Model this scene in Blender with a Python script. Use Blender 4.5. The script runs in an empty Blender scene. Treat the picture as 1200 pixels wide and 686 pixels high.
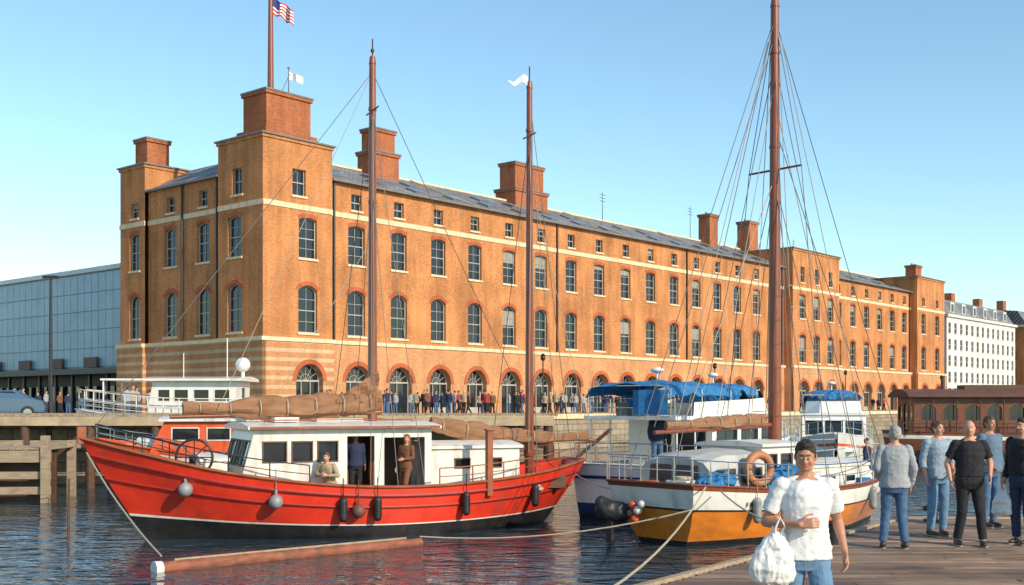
import bpy, math, random, bmesh
from mathutils import Vector, Matrix, noise
random.seed(11)
R = random.random
def U(a,b): return a+(b-a)*random.random()
V = Vector
SC = bpy.context.scene
COL = SC.collection

# ------------------------------------------------------------------ materials
MATS = {}
def mat(name, col, rough=0.6, metal=0.0, var=0.15, vscale=3.0, bump=0.0, bscale=20.0, spec=0.5, coat=0.0, trans=0.0, stretch=(1,1,1), dirt=0.0, sheen=0.0):
    if name in MATS: return MATS[name]
    m = bpy.data.materials.new(name); m.use_nodes = True
    nt = m.node_tree; N = nt.nodes; L = nt.links
    b = N['Principled BSDF']
    b.inputs['Roughness'].default_value = rough
    b.inputs['Metallic'].default_value = metal
    b.inputs['Specular IOR Level'].default_value = spec
    b.inputs['Coat Weight'].default_value = coat
    b.inputs['Transmission Weight'].default_value = trans
    tc = N.new('ShaderNodeTexCoord'); mp = N.new('ShaderNodeMapping')
    mp.inputs['Scale'].default_value = stretch
    L.new(tc.outputs['Object'], mp.inputs['Vector'])
    nz = N.new('ShaderNodeTexNoise'); nz.inputs['Scale'].default_value = vscale; nz.inputs['Detail'].default_value = 6; nz.inputs['Roughness'].default_value = 0.65
    L.new(mp.outputs['Vector'], nz.inputs['Vector'])
    rp = N.new('ShaderNodeMapRange')
    rp.inputs['From Min'].default_value = 0.3; rp.inputs['From Max'].default_value = 0.7
    rp.inputs['To Min'].default_value = 1-var; rp.inputs['To Max'].default_value = 1+var
    L.new(nz.outputs['Fac'], rp.inputs['Value'])
    mx = N.new('ShaderNodeVectorMath'); mx.operation = 'SCALE'
    mx.inputs[0].default_value = col[:3]
    L.new(rp.outputs['Result'], mx.inputs['Scale'])
    out = mx.outputs[0]
    if dirt > 0:
        n2 = N.new('ShaderNodeTexNoise'); n2.inputs['Scale'].default_value = vscale*0.7; n2.inputs['Detail'].default_value = 8
        mp2 = N.new('ShaderNodeMapping'); mp2.inputs['Scale'].default_value = (1.5,1.5,0.35); mp2.inputs['Location'].default_value=(3,7,1)
        L.new(tc.outputs['Object'], mp2.inputs['Vector']); L.new(mp2.outputs['Vector'], n2.inputs['Vector'])
        r2 = N.new('ShaderNodeMapRange'); r2.inputs['From Min'].default_value=0.52; r2.inputs['From Max'].default_value=0.72
        r2.inputs['To Min'].default_value=0; r2.inputs['To Max'].default_value=dirt
        L.new(n2.outputs['Fac'], r2.inputs['Value'])
        mm = N.new('ShaderNodeMix'); mm.data_type='RGBA'
        L.new(r2.outputs['Result'], mm.inputs['Factor']); L.new(out, mm.inputs['A'])
        mm.inputs['B'].default_value=(0.09,0.06,0.04,1)
        out = mm.outputs['Result']
    L.new(out, b.inputs['Base Color'])
    if bump > 0:
        n3 = N.new('ShaderNodeTexNoise'); n3.inputs['Scale'].default_value = bscale; n3.inputs['Detail'].default_value = 4
        L.new(mp.outputs['Vector'], n3.inputs['Vector'])
        bp = N.new('ShaderNodeBump'); bp.inputs['Strength'].default_value = bump; bp.inputs['Distance'].default_value = 0.03
        L.new(n3.outputs['Fac'], bp.inputs['Height']); L.new(bp.outputs['Normal'], b.inputs['Normal'])
    MATS[name] = m
    return m

def brickmat(name, c1, c2, mortar, bw=0.24, bh=0.08, ms=0.01, var=0.3, banded=None, axis='xy', rough=0.9, streak=0.3):
    m = bpy.data.materials.new(name); m.use_nodes = True
    nt = m.node_tree; N = nt.nodes; L = nt.links
    b = N['Principled BSDF']; b.inputs['Roughness'].default_value = rough; b.inputs['Specular IOR Level'].default_value=0.25
    tc = N.new('ShaderNodeTexCoord'); sp = N.new('ShaderNodeSeparateXYZ'); L.new(tc.outputs['Object'], sp.inputs[0])
    ad = N.new('ShaderNodeMath'); ad.operation='ADD'; L.new(sp.outputs['X'], ad.inputs[0]); L.new(sp.outputs['Y'], ad.inputs[1])
    cb = N.new('ShaderNodeCombineXYZ')
    if axis=='roof':
        L.new(sp.outputs['X'], cb.inputs[0])
        a2 = N.new('ShaderNodeMath'); a2.operation='ADD'; L.new(sp.outputs['Y'], a2.inputs[0]); L.new(sp.outputs['Z'], a2.inputs[1])
        L.new(a2.outputs[0], cb.inputs[1])
    elif axis=='flat':
        L.new(sp.outputs['X'], cb.inputs[0]); L.new(sp.outputs['Y'], cb.inputs[1])
    else:
        L.new(ad.outputs[0], cb.inputs[0]); L.new(sp.outputs['Z'], cb.inputs[1])
    br = N.new('ShaderNodeTexBrick'); br.inputs['Scale'].default_value=1.0
    br.inputs['Brick Width'].default_value=bw; br.inputs['Row Height'].default_value=bh; br.inputs['Mortar Size'].default_value=ms
    br.inputs['Color1'].default_value=(*c1,1); br.inputs['Color2'].default_value=(*c2,1); br.inputs['Mortar'].default_value=(*mortar,1)
    br.inputs['Mortar Smooth'].default_value=0.3
    L.new(cb.outputs[0], br.inputs['Vector'])
    col = br.outputs['Color']
    if banded:
        md = N.new('ShaderNodeMath'); md.operation='FRACT'; dv = N.new('ShaderNodeMath'); dv.operation='DIVIDE'; dv.inputs[1].default_value=banded[0]
        L.new(sp.outputs['Z'], dv.inputs[0]); L.new(dv.outputs[0], md.inputs[0])
        gt = N.new('ShaderNodeMath'); gt.operation='GREATER_THAN'; gt.inputs[1].default_value=banded[1]; L.new(md.outputs[0], gt.inputs[0])
        mm = N.new('ShaderNodeMix'); mm.data_type='RGBA'; L.new(gt.outputs[0], mm.inputs['Factor']); L.new(col, mm.inputs['A']); mm.inputs['B'].default_value=(*banded[2],1)
        col = mm.outputs['Result']
    def nmul(col, sc, st, lo, hi, det=6):
        mp = N.new('ShaderNodeMapping'); mp.inputs['Scale'].default_value=st; L.new(tc.outputs['Object'], mp.inputs[0])
        nz = N.new('ShaderNodeTexNoise'); nz.inputs['Scale'].default_value=sc; nz.inputs['Detail'].default_value=det; L.new(mp.outputs[0], nz.inputs[0])
        r = N.new('ShaderNodeMapRange'); r.inputs['From Min'].default_value=.3; r.inputs['From Max'].default_value=.7; r.inputs['To Min'].default_value=lo; r.inputs['To Max'].default_value=hi
        L.new(nz.outputs['Fac'], r.inputs['Value'])
        s = N.new('ShaderNodeVectorMath'); s.operation='SCALE'; L.new(col, s.inputs[0]); L.new(r.outputs[0], s.inputs['Scale'])
        return s.outputs[0]
    col = nmul(col, 0.35, (1,1,1), 1-var*0.6, 1+var*0.5)
    col = nmul(col, 1.2, (1,1,0.15), 1-streak*0.6, 1+streak*0.4)
    col = nmul(col, 5.0, (1,1,2.0), 1-var*0.6, 1+var*0.6)
    L.new(col, b.inputs['Base Color'])
    bp = N.new('ShaderNodeBump'); bp.inputs['Strength'].default_value=0.5; bp.inputs['Distance'].default_value=0.02; bp.invert=True
    L.new(br.outputs['Fac'], bp.inputs['Height']); L.new(bp.outputs['Normal'], b.inputs['Normal'])
    MATS[name]=m
    return m

# ------------------------------------------------------------------ mesh builder
class MB:
    def __init__(s): s.v=[]; s.f=[]; s.m=[]
    def add(s, vs, fs, mi=0):
        o=len(s.v); s.v.extend([tuple(v) for v in vs])
        for f in fs: s.f.append([i+o for i in f]); s.m.append(mi)
    def poly(s, pts, mi=0): s.add(pts,[list(range(len(pts)))],mi)
    def box(s, c, d, mi=0, M=None):
        hx,hy,hz=d[0]/2,d[1]/2,d[2]/2
        vs=[V((x,y,z)) for x in(-hx,hx) for y in(-hy,hy) for z in(-hz,hz)]
        if M is not None: vs=[M@v for v in vs]
        vs=[v+V(c) for v in vs]
        s.add(vs,[(0,1,3,2),(4,6,7,5),(0,4,5,1),(2,3,7,6),(0,2,6,4),(1,5,7,3)],mi)
    def bb(s, x0,x1,y0,y1,z0,z1,mi=0): s.box(((x0+x1)/2,(y0+y1)/2,(z0+z1)/2),(abs(x1-x0),abs(y1-y0),abs(z1-z0)),mi)
    def tube(s, pts, rs, n=8, mi=0, jit=0, ell=None):
        pts=[V(p) for p in pts]
        if not isinstance(rs,(list,tuple)): rs=[rs]*len(pts)
        vs=[]; fs=[]
        d0=(pts[1]-pts[0]).normalized()
        up=V((0,0,1)) if abs(d0.z)<0.9 else V((1,0,0))
        a=d0.cross(up).normalized()
        for i,p in enumerate(pts):
            if i==0: d=pts[1]-pts[0]
            elif i==len(pts)-1: d=pts[-1]-pts[-2]
            else: d=pts[i+1]-pts[i-1]
            d.normalize(); a=(a-d*a.dot(d)).normalized(); b=d.cross(a)
            for k in range(n):
                th=2*math.pi*k/n; r=rs[i]*(1+(U(-jit,jit) if jit else 0))
                vs.append(p+a*math.cos(th)*r+b*math.sin(th)*r*(ell or 1))
        for i in range(len(pts)-1):
            for k in range(n):
                k2=(k+1)%n; fs.append((i*n+k,i*n+k2,(i+1)*n+k2,(i+1)*n+k))
        fs.append(tuple(range(n))); fs.append(tuple((len(pts)-1)*n+k for k in range(n)))
        s.add(vs,fs,mi)
    def cyl(s,p0,p1,r0,r1=None,n=10,mi=0): s.tube([p0,p1],[r0,r0 if r1 is None else r1],n,mi)
    def ell(s,c,r,nu=14,nv=9,mi=0,M=None):
        if not isinstance(r,(list,tuple,Vector)): r=(r,r,r)
        vs=[];fs=[]
        for j in range(nv+1):
            ph=math.pi*j/nv
            for i in range(nu):
                th=2*math.pi*i/nu
                p=V((r[0]*math.sin(ph)*math.cos(th),r[1]*math.sin(ph)*math.sin(th),r[2]*math.cos(ph)))
                if M is not None: p=M@p
                vs.append(p+V(c))
        for j in range(nv):
            for i in range(nu):
                i2=(i+1)%nu; fs.append((j*nu+i,j*nu+i2,(j+1)*nu+i2,(j+1)*nu+i))
        s.add(vs,fs,mi)
    def cap(s,p0,p1,r0,r1,n=12,mi=0):
        s.cyl(p0,p1,r0,r1,n,mi); s.ell(p0,r0*0.995,n,8,mi); s.ell(p1,r1*0.995,n,8,mi)
    def loft(s,secs,n=18,mi=0,pw=2.3):
        vs=[];fs=[]
        for (c,rx,ry) in secs:
            for k in range(n):
                th=2*math.pi*k/n; cx,sy=math.cos(th),math.sin(th)
                vs.append(V(c)+V((math.copysign(abs(cx)**(2/pw),cx)*rx, math.copysign(abs(sy)**(2/pw),sy)*ry,0)))
        for i in range(len(secs)-1):
            for k in range(n):
                k2=(k+1)%n; fs.append((i*n+k,i*n+k2,(i+1)*n+k2,(i+1)*n+k))
        fs.append(tuple(range(n))); fs.append(tuple((len(secs)-1)*n+k for k in range(n)))
        s.add(vs,fs,mi)
    def torus(s,c,Rr,r,axis=(0,1,0),n=28,k=8,mi=0):
        ax=V(axis).normalized(); t=V((0,0,1)) if abs(ax.z)<.9 else V((1,0,0)); a=ax.cross(t).normalized(); b=ax.cross(a)
        vs=[];fs=[]
        for i in range(n):
            th=2*math.pi*i/n; d=a*math.cos(th)+b*math.sin(th)
            for j in range(k):
                ph=2*math.pi*j/k; vs.append(V(c)+d*(Rr+r*math.cos(ph))+ax*r*math.sin(ph))
        for i in range(n):
            for j in range(k):
                fs.append((i*k+j,((i+1)%n)*k+j,((i+1)%n)*k+(j+1)%k,i*k+(j+1)%k))
        s.add(vs,fs,mi)
    def obj(s,name,mats,parent=None,smooth=False,bevel=0):
        me=bpy.data.meshes.new(name); me.from_pydata(s.v,[],s.f)
        if not isinstance(mats,(list,tuple)): mats=[mats]
        for m in mats: me.materials.append(m)
        me.polygons.foreach_set('material_index',s.m)
        if smooth: me.polygons.foreach_set('use_smooth',[True]*len(me.polygons))
        me.update()
        o=bpy.data.objects.new(name,me); COL.objects.link(o)
        if parent: o.parent=parent
        if bevel:
            bv=o.modifiers.new('bev','BEVEL'); bv.width=bevel; bv.segments=2; bv.limit_method='ANGLE'
        if smooth:
            try: me.set_sharp_from_angle(angle=math.radians(40))
            except Exception: pass
        return o

def empty(name, loc=(0,0,0), ang=0.0, parent=None, sc=1.0):
    e=bpy.data.objects.new(name,None); COL.objects.link(e); e.location=loc; e.rotation_euler=(0,0,ang); e.scale=(sc,sc,sc)
    if parent: e.parent=parent
    return e

def remesh(mb,name,mats,parent,voxel,sm=4,amp=0.0,freq=8.0,st=(1,1,1),fold=0.0):
    o=mb.obj(name,mats,None)
    md=o.modifiers.new('r','REMESH'); md.mode='VOXEL'; md.voxel_size=voxel; md.use_smooth_shade=True
    if sm:
        s2=o.modifiers.new('s','SMOOTH'); s2.factor=0.5; s2.iterations=sm
    bpy.context.view_layer.update()
    dg=bpy.context.evaluated_depsgraph_get()
    me=bpy.data.meshes.new_from_object(o.evaluated_get(dg))
    if not isinstance(mats,(list,tuple)): mats=[mats]
    me.materials.clear()
    for m in mats: me.materials.append(m)
    if amp>0 or fold>0:
        nr=[v.normal.copy() for v in me.vertices]
        for v,nn in zip(me.vertices,nr):
            c=v.co; q=V((c.x*st[0],c.y*st[1],c.z*st[2]))*freq
            dd=amp*(noise.noise(q)+0.5*noise.noise(q*2.3))
            if fold>0:   # narrow ridged creases running diagonally across the cloth
                q2=V((c.x*3+c.z*4,c.y*6,c.z*9-c.x*4)); r_=1-abs(noise.noise(q2))*3.2
                dd+=fold*max(0,r_)*(.5+noise.noise(c*3.1+V((5,2,1))))
            v.co=c+nn*dd
    me.polygons.foreach_set('material_index',[0]*len(me.polygons))
    me.polygons.foreach_set('use_smooth',[True]*len(me.polygons))
    o.modifiers.clear(); old=o.data; o.data=me; bpy.data.meshes.remove(old)
    o.name=name
    if parent: o.parent=parent
    return o

class Fr:
    def __init__(s,O,A,Uv,N): s.O=V(O); s.A=V(A).normalized(); s.U=V(Uv).normalized(); s.N=V(N).normalized()
    def P(s,a,h,d=0): return s.O+s.A*a+s.U*h-s.N*d
def pbox(mb,fr,s0,s1,h0,h1,d0,d1,mi=0):
    vs=[fr.P(a,h,d) for a in(s0,s1) for h in(h0,h1) for d in(d0,d1)]
    mb.add(vs,[(0,1,3,2),(4,6,7,5),(0,4,5,1),(2,3,7,6),(0,2,6,4),(1,5,7,3)],mi)
def arcpts(s0,s1,h1,rise,n=8,off=0.0):
    w=(s1-s0)/2; c=(s0+s1)/2; Rr=(w*w+rise*rise)/(2*rise); hc=h1-Rr; a=math.asin(min(1,w/Rr))
    return [(c+(Rr+off)*math.sin(-a+2*a*i/n), hc+(Rr+off)*math.cos(-a+2*a*i/n)) for i in range(n+1)]
def panel(mb,fr,L,H,ops,mi=0,depth=0.25,mrev=None,s_off=0,h_off=0):
    if mrev is None: mrev=mi
    xs=sorted(set([s_off,s_off+L]+[o[0] for o in ops]+[o[1] for o in ops]))
    hs=sorted(set([h_off,h_off+H]+[o[2] for o in ops]+[o[3] for o in ops]))
    for i in range(len(xs)-1):
        for j in range(len(hs)-1):
            cx=(xs[i]+xs[i+1])/2; ch=(hs[j]+hs[j+1])/2
            if any(o[0]<cx<o[1] and o[2]<ch<o[3] for o in ops): continue
            mb.poly([fr.P(xs[i],hs[j]),fr.P(xs[i+1],hs[j]),fr.P(xs[i+1],hs[j+1]),fr.P(xs[i],hs[j+1])],mi)
    for o in ops:
        s0,s1,h0,h1,r=o[:5]
        if r>0:
            ap=arcpts(s0,s1,h1,r); m=len(ap)//2
            for k in range(m): mb.poly([fr.P(s0,h1),fr.P(*ap[k]),fr.P(*ap[k+1])],mi)
            for k in range(m,len(ap)-1): mb.poly([fr.P(s1,h1),fr.P(*ap[k]),fr.P(*ap[k+1])],mi)
            bd=[(s0,h0)]+ap+[(s1,h0)]
        else: bd=[(s0,h0),(s0,h1),(s1,h1),(s1,h0)]
        for k in range(len(bd)):
            p=bd[k]; q=bd[(k+1)%len(bd)]
            mb.poly([fr.P(*p),fr.P(*q),fr.P(q[0],q[1],depth),fr.P(p[0],p[1],depth)],mrev)
def glassfill(mb,fr,o,d,mi=0):
    s0,s1,h0,h1,r=o[:5]
    if r>0: bd=[(s0,h0)]+arcpts(s0,s1,h1,r)+[(s1,h0)]
    else: bd=[(s0,h0),(s0,h1),(s1,h1),(s1,h0)]
    mb.poly([fr.P(a,h,d) for a,h in bd],mi)
def frames(mb,fr,o,d,fw,nx,ny,bw,mi=0,proj=0.06):
    s0,s1,h0,h1,r=o[:5]; top=h1-r
    pbox(mb,fr,s0,s0+fw,h0,top,d-proj,d-0.003,mi); pbox(mb,fr,s1-fw,s1,h0,top,d-proj,d-0.003,mi)
    pbox(mb,fr,s0+fw,s1-fw,h0,h0+fw,d-proj,d-0.003,mi)
    if r>0:
        ap=arcpts(s0,s1,h1,r); ip=[((s0+s1)/2+(a-(s0+s1)/2)*(1-2*fw/(s1-s0)), h-fw) for a,h in ap]
        for k in range(len(ap)-1):
            mb.poly([fr.P(*ap[k],d-proj),fr.P(*ap[k+1],d-proj),fr.P(*ip[k+1],d-proj),fr.P(*ip[k],d-proj)],mi)
            mb.poly([fr.P(*ip[k],d-proj),fr.P(*ip[k+1],d-proj),fr.P(*ip[k+1],d-.003),fr.P(*ip[k],d-.003)],mi)
    else: pbox(mb,fr,s0+fw,s1-fw,h1-fw,h1,d-proj,d-0.003,mi)
    for i in range(1,nx):
        c=s0+(s1-s0)*i/nx; pbox(mb,fr,c-bw/2,c+bw/2,h0+fw,(h1-fw if r==0 else h1-r*0.3-fw),d-proj*.7,d-0.004,mi)
    for j in range(1,ny):
        c=h0+(top-h0+r*0.5)*j/ny; w=bw*(2.2 if (ny%2==0 and j==ny//2) else 1)
        pbox(mb,fr,s0+fw,s1-fw,c-w/2,c+w/2,d-proj*.8,d-0.005,mi)
def ring(mb,fr,o,wd,mi,proud=0.03):
    s0,s1,h0,h1,r=o[:5]
    ap=arcpts(s0,s1,h1,r,10); op=arcpts(s0,s1,h1,r,10,wd)
    for k in range(10):
        mb.poly([fr.P(*ap[k],-proud),fr.P(*ap[k+1],-proud),fr.P(*op[k+1],-proud),fr.P(*op[k],-proud)],mi)
        mb.poly([fr.P(*op[k],-proud),fr.P(*op[k+1],-proud),fr.P(*op[k+1],0),fr.P(*op[k],0)],mi)
        mb.poly([fr.P(*ap[k],-proud),fr.P(*ap[k+1],-proud),fr.P(*ap[k+1],0.02),fr.P(*ap[k],0.02)],mi)

# material library
brick = brickmat('brick_wall',(0.58,0.225,0.078),(0.46,0.16,0.054),(0.50,0.29,0.14),var=0.30,streak=.45)
brick_base = brickmat('brick_base',(0.62,0.27,0.115),(0.52,0.205,0.08),(0.55,0.38,0.22),var=0.28)
brick_band = brickmat('banded_base',(0.55,0.235,0.095),(0.45,0.175,0.068),(0.5,0.31,0.18),var=0.24,banded=(0.66,0.6,(0.58,0.39,0.23)))
brick_red = brickmat('brick_red_chimney',(0.42,0.12,0.042),(0.31,0.085,0.031),(0.38,0.20,0.12),var=0.3)
brick_head = brickmat('brick_arch',(0.50,0.112,0.035),(0.40,0.08,0.028),(0.4,0.19,0.11),bw=0.09,bh=0.5,var=0.2)
slate = brickmat('slate_roof',(0.27,0.27,0.28),(0.17,0.17,0.18),(0.08,0.08,0.085),bw=0.5,bh=0.38,ms=0.025,var=0.5,axis='roof',rough=0.6)
stone = mat('cream_stone',(0.68,0.53,0.34),0.85,var=0.15,vscale=2,bump=0.2,dirt=0.22)
glass = mat('window_glass',(0.016,0.022,0.03),0.06,var=0.5,vscale=0.35,spec=0.5,bump=0.05,bscale=2)
white_f = mat('window_frame_white',(0.42,0.39,0.34),0.5,var=0.15,dirt=0.3)
blind = mat('window_blind',(0.28,0.265,0.23),0.8,var=0.2)
lead = mat('lead_capping',(0.17,0.16,0.16),0.5,var=0.2)
iron = mat('black_iron',(0.02,0.02,0.022),0.45,var=0.3)
paving = brickmat('quay_paving',(0.34,0.30,0.25),(0.28,0.25,0.21),(0.15,0.13,0.11),bw=0.9,bh=0.6,ms=0.012,axis='flat',var=0.2)
quaystone = brickmat('quay_wall_stone',(0.34,0.27,0.19),(0.25,0.20,0.15),(0.08,0.07,0.05),bw=1.1,bh=0.45,ms=0.02,var=0.35)
gelcoat = mat('white_gelcoat',(0.74,0.73,0.70),0.22,var=0.05,vscale=2,coat=0.3,dirt=0.15)
whitepaint = mat('white_boat_paint',(0.72,0.69,0.63),0.4,var=0.07,vscale=3,dirt=0.35)
redp = mat('red_hull_paint',(0.70,0.04,0.016),0.30,var=0.2,vscale=1.6,dirt=0.4,coat=0.2,bump=0.12,bscale=6)
redd = mat('dark_red_paint',(0.28,0.018,0.012),0.4,var=0.25,vscale=2,dirt=0.4)
black_hull = mat('black_hull_paint',(0.02,0.018,0.02),0.4,var=0.4,vscale=3,dirt=0.3)
orange_w = mat('orange_varnish',(0.70,0.21,0.018),0.3,var=0.2,vscale=2,stretch=(0.4,3,3),coat=0.4,dirt=0.25)
varnish = mat('varnished_mast',(0.21,0.052,0.02),0.4,var=0.35,vscale=4,stretch=(5,5,0.5),coat=0.2,bump=0.1)
wood_red = mat('red_brown_wood',(0.28,0.075,0.028),0.5,var=0.25,vscale=3)
logm = mat('weathered_log',(0.26,0.085,0.045),0.75,var=0.4,vscale=3,stretch=(1,1,3),bump=0.5,bscale=14,dirt=.7)
wood_dark = mat('dark_wood',(0.09,0.045,0.025),0.6,var=0.35,vscale=4,stretch=(1,1,4))
wood_hb = mat('houseboat_timber',(0.15,0.045,0.022),0.5,var=0.3,vscale=2,stretch=(1,1,4),dirt=.3)
roof_hb = mat('houseboat_roof',(0.13,0.05,0.032),0.7,var=0.3,vscale=2,dirt=.4)
teak = mat('teak_deck',(0.33,0.20,0.11),0.7,var=0.2,vscale=5,stretch=(0.5,6,1))
dockwood = mat('weathered_timber',(0.33,0.25,0.17),0.85,var=0.3,vscale=4,stretch=(0.6,3,3),bump=0.3)
bluec = mat('blue_canvas',(0.02,0.16,0.38),0.8,var=0.25,vscale=4,bump=0.5,bscale=8)
greyc = mat('grey_canvas',(0.42,0.42,0.41),0.85,var=0.15,vscale=2,bump=0.5,bscale=5,dirt=.2)
sailc = mat('tan_sail',(0.25,0.125,0.065),0.9,var=0.3,vscale=4,bump=0.8,bscale=9,stretch=(.5,1.6,1.6))
steel = mat('stainless',(0.6,0.6,0.6),0.25,metal=1.0,var=0.05)
rope = mat('rope',(0.42,0.36,0.27),0.9,var=0.2,vscale=20)
wire = mat('rigging_wire',(0.10,0.085,0.07),0.5,var=0.1)
wirel = mat('rigging_rope_light',(0.36,0.30,0.23),0.8,var=0.1)
rubber = mat('black_rubber',(0.018,0.018,0.02),0.5,var=0.3)
greyf = mat('grey_fender',(0.26,0.26,0.27),0.5,var=0.2,vscale=6,dirt=.3)
orangep = mat('orange_paint',(0.66,0.10,0.025),0.4,var=0.15,dirt=0.2)

# ------------------------------------------------------------------ world, sun, camera
SUN_EL=math.radians(28); az=V((0.73,-0.683)).normalized()
w=bpy.data.worlds.new('World'); SC.world=w; w.use_nodes=True
nt=w.node_tree; sky=nt.nodes.new('ShaderNodeTexSky'); sky.sky_type='NISHITA'; sky.sun_disc=False
sky.sun_elevation=SUN_EL; sky.sun_rotation=math.atan2(az.x,az.y); sky.air_density=1.05; sky.dust_density=0.25; sky.ozone_density=0.9; sky.altitude=0
bg=nt.nodes['Background']; bg.inputs['Strength'].default_value=0.145
tint=nt.nodes.new('ShaderNodeVectorMath'); tint.operation='MULTIPLY'; tint.inputs[1].default_value=(1.14,1.38,1.40)
nt.links.new(sky.outputs[0],tint.inputs[0]); nt.links.new(tint.outputs[0],bg.inputs['Color'])
ld=bpy.data.lights.new('sun','SUN'); ld.energy=5.0; ld.angle=math.radians(0.5); ld.color=(1,0.85,0.64)
lo=bpy.data.objects.new('sun',ld); COL.objects.link(lo)
ts=V((az.x*math.cos(SUN_EL),az.y*math.cos(SUN_EL),math.sin(SUN_EL)))
lo.rotation_euler=(-ts).to_track_quat('-Z','Y').to_euler(); lo.location=(20,-20,40)
cd=bpy.data.cameras.new('camera'); co=bpy.data.objects.new('camera',cd); COL.objects.link(co); SC.camera=co
co.location=(0,0,3.2); co.rotation_euler=(math.radians(90),0,0)
cd.sensor_width=36; cd.lens=36*1340/1200; cd.shift_y=(475-343)/1200; cd.clip_end=8000; cd.clip_start=0.1
SC.view_settings.view_transform='Standard'; SC.view_settings.look='None'; SC.view_settings.exposure=0

# ------------------------------------------------------------------ water
def watermat():
    m=bpy.data.materials.new('harbour_water'); m.use_nodes=True; nt=m.node_tree;N=nt.nodes;L=nt.links
    b=N['Principled BSDF']; b.inputs['Base Color'].default_value=(0.028,0.055,0.072,1); b.inputs['Roughness'].default_value=0.03; b.inputs['IOR'].default_value=1.5
    tc=N.new('ShaderNodeTexCoord')
    def nz(sc,st,det,dis):
        mp=N.new('ShaderNodeMapping'); mp.inputs['Scale'].default_value=st; mp.inputs['Rotation'].default_value=(0,0,0.2); L.new(tc.outputs['Object'],mp.inputs[0])
        n=N.new('ShaderNodeTexNoise'); n.inputs['Scale'].default_value=sc; n.inputs['Detail'].default_value=det; n.inputs['Distortion'].default_value=dis; L.new(mp.outputs[0],n.inputs[0]); return n.outputs['Fac']
    a=nz(0.75,(1,1.9,1),2,0.8); c=nz(2.8,(1,1.8,1),2,0.5)
    ad=N.new('ShaderNodeMath'); ad.operation='MULTIPLY_ADD'; ad.inputs[1].default_value=0.24; L.new(c,ad.inputs[0]); L.new(a,ad.inputs[2])
    bp=N.new('ShaderNodeBump'); bp.inputs['Strength'].default_value=1.0; bp.inputs['Distance'].default_value=0.12; L.new(ad.outputs[0],bp.inputs['Height']); L.new(bp.outputs['Normal'],b.inputs['Normal'])
    return m
mb=MB(); mb.poly([(-3000,-500,0),(3000,-500,0),(3000,4000,0),(-3000,4000,0)]); mb.obj('water',watermat())

# ------------------------------------------------------------------ quay ground (aligned with warehouse frame)
C=V((-17.43,80,0)); ANG=math.atan2(0.759,0.651)
def bw(u,v,z=0): return V((C.x+0.651*u-0.759*v, C.y+0.759*u+0.651*v, z))
QV=-14
g=empty('quay_ground',C,ANG)
mb=MB(); mb.poly([(-600,QV,2.5),(3000,QV,2.5),(3000,3000,2.5),(-600,3000,2.5)]); mb.obj('paving',paving,g)
q=empty('quay_wall',C,ANG)
mb=MB(); mb.poly([(-600,QV,-2),(3000,QV,-2),(3000,QV,2.2),(-600,QV,2.2)]); mb.obj('wall_face',quaystone,q)
mb=MB()
for i in range(-60,110): mb.bb(i*2,i*2+1.98,QV-0.15,QV+0.7,2.2,2.56+U(0,0.01))
mb.obj('coping',stone,q)

# ------------------------------------------------------------------ warehouse
wh=empty('brick_warehouse',C,ANG)
mw=MB(); mg=MB(); mf=MB(); mr=MB(); ms=MB()
Z=2.5
def winset(fr,o,nx=2,ny=4,depth=0.28,sill=True,head=0.28,fw=0.07):
    s0,s1,h0,h1,r=o[:5]
    glassfill(mg,fr,o,depth-0.01,0)
    frames(mf,fr,o,depth-0.012,fw,nx,ny,0.032,0,0.07)
    k=R()
    if k<0.35:
        hb=h1-r-(h1-h0)*U(0.1,0.45)
        mg.poly([fr.P(s0+fw,hb,depth-0.018),fr.P(s1-fw,hb,depth-0.018),fr.P(s1-fw,h1-r,depth-0.018),fr.P(s0+fw,h1-r,depth-0.018)],1)
    if sill: pbox(ms,fr,s0-0.12,s1+0.12,h0-0.16,h0-0.002,-0.10,0.05)
    if head and r>0: ring(mr,fr,o,head,0,0.025)
def archdoor(fr,c,w=2.5,crown=6.2):
    return (c-w/2,c+w/2,Z+0.02,crown,w/2-0.02)
def archfill(fr,o,depth,kind):
    s0,s1,h0,h1,r=o[:5]; top=h1-r
    glassfill(mg,fr,o,depth-0.01,0)
    ring(mr,fr,o,0.34,0,0.05)
    pbox(mf,fr,s0,s1,top-0.06,top+0.06,depth-0.12,depth-0.02)
    c=(s0+s1)/2
    for k in range(1,6):
        th=math.pi*k/6; rr=(s1-s0)/2-0.06
        p=fr.P(c,top,depth-0.05); q2=fr.P(c+rr*math.cos(th),top+rr*math.sin(th)*r/((s1-s0)/2),depth-0.05)
        mf.cyl(p,q2,0.022,0.022,4)
    pts=[fr.P(c+0.5*math.cos(math.pi*k/8),top+0.5*math.sin(math.pi*k/8),depth-0.05) for k in range(9)]
    mf.tube(pts,0.025,4)
    ap=arcpts(s0+.04,s1-.04,h1-.04,(s1-s0)/2-.06,10)
    mf.tube([fr.P(a,h,depth-0.05) for a,h in ap],0.045,4)
    if kind==0:
        for x in (s0,s0+(s1-s0)/3-.04,s0+2*(s1-s0)/3-.04,s1-0.08): pbox(mf,fr,x,x+0.06,h0,top-0.08,depth-0.1,depth-0.02)
        pbox(mf,fr,s0+.08,s1-.08,h0,h0+0.5,depth-0.08,depth-0.02)
    else:
        for x in (s0,c-0.04,s1-0.08): pbox(mf,fr,x,x+0.06,h0,top-0.08,depth-0.1,depth-0.02)
L1=(8.45,11.9); L2=(13.85,16.8); L3=(18.0,19.2); BELT=7.75; BAND=17.3; EAVE=19.9; TOP=22.4
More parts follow.
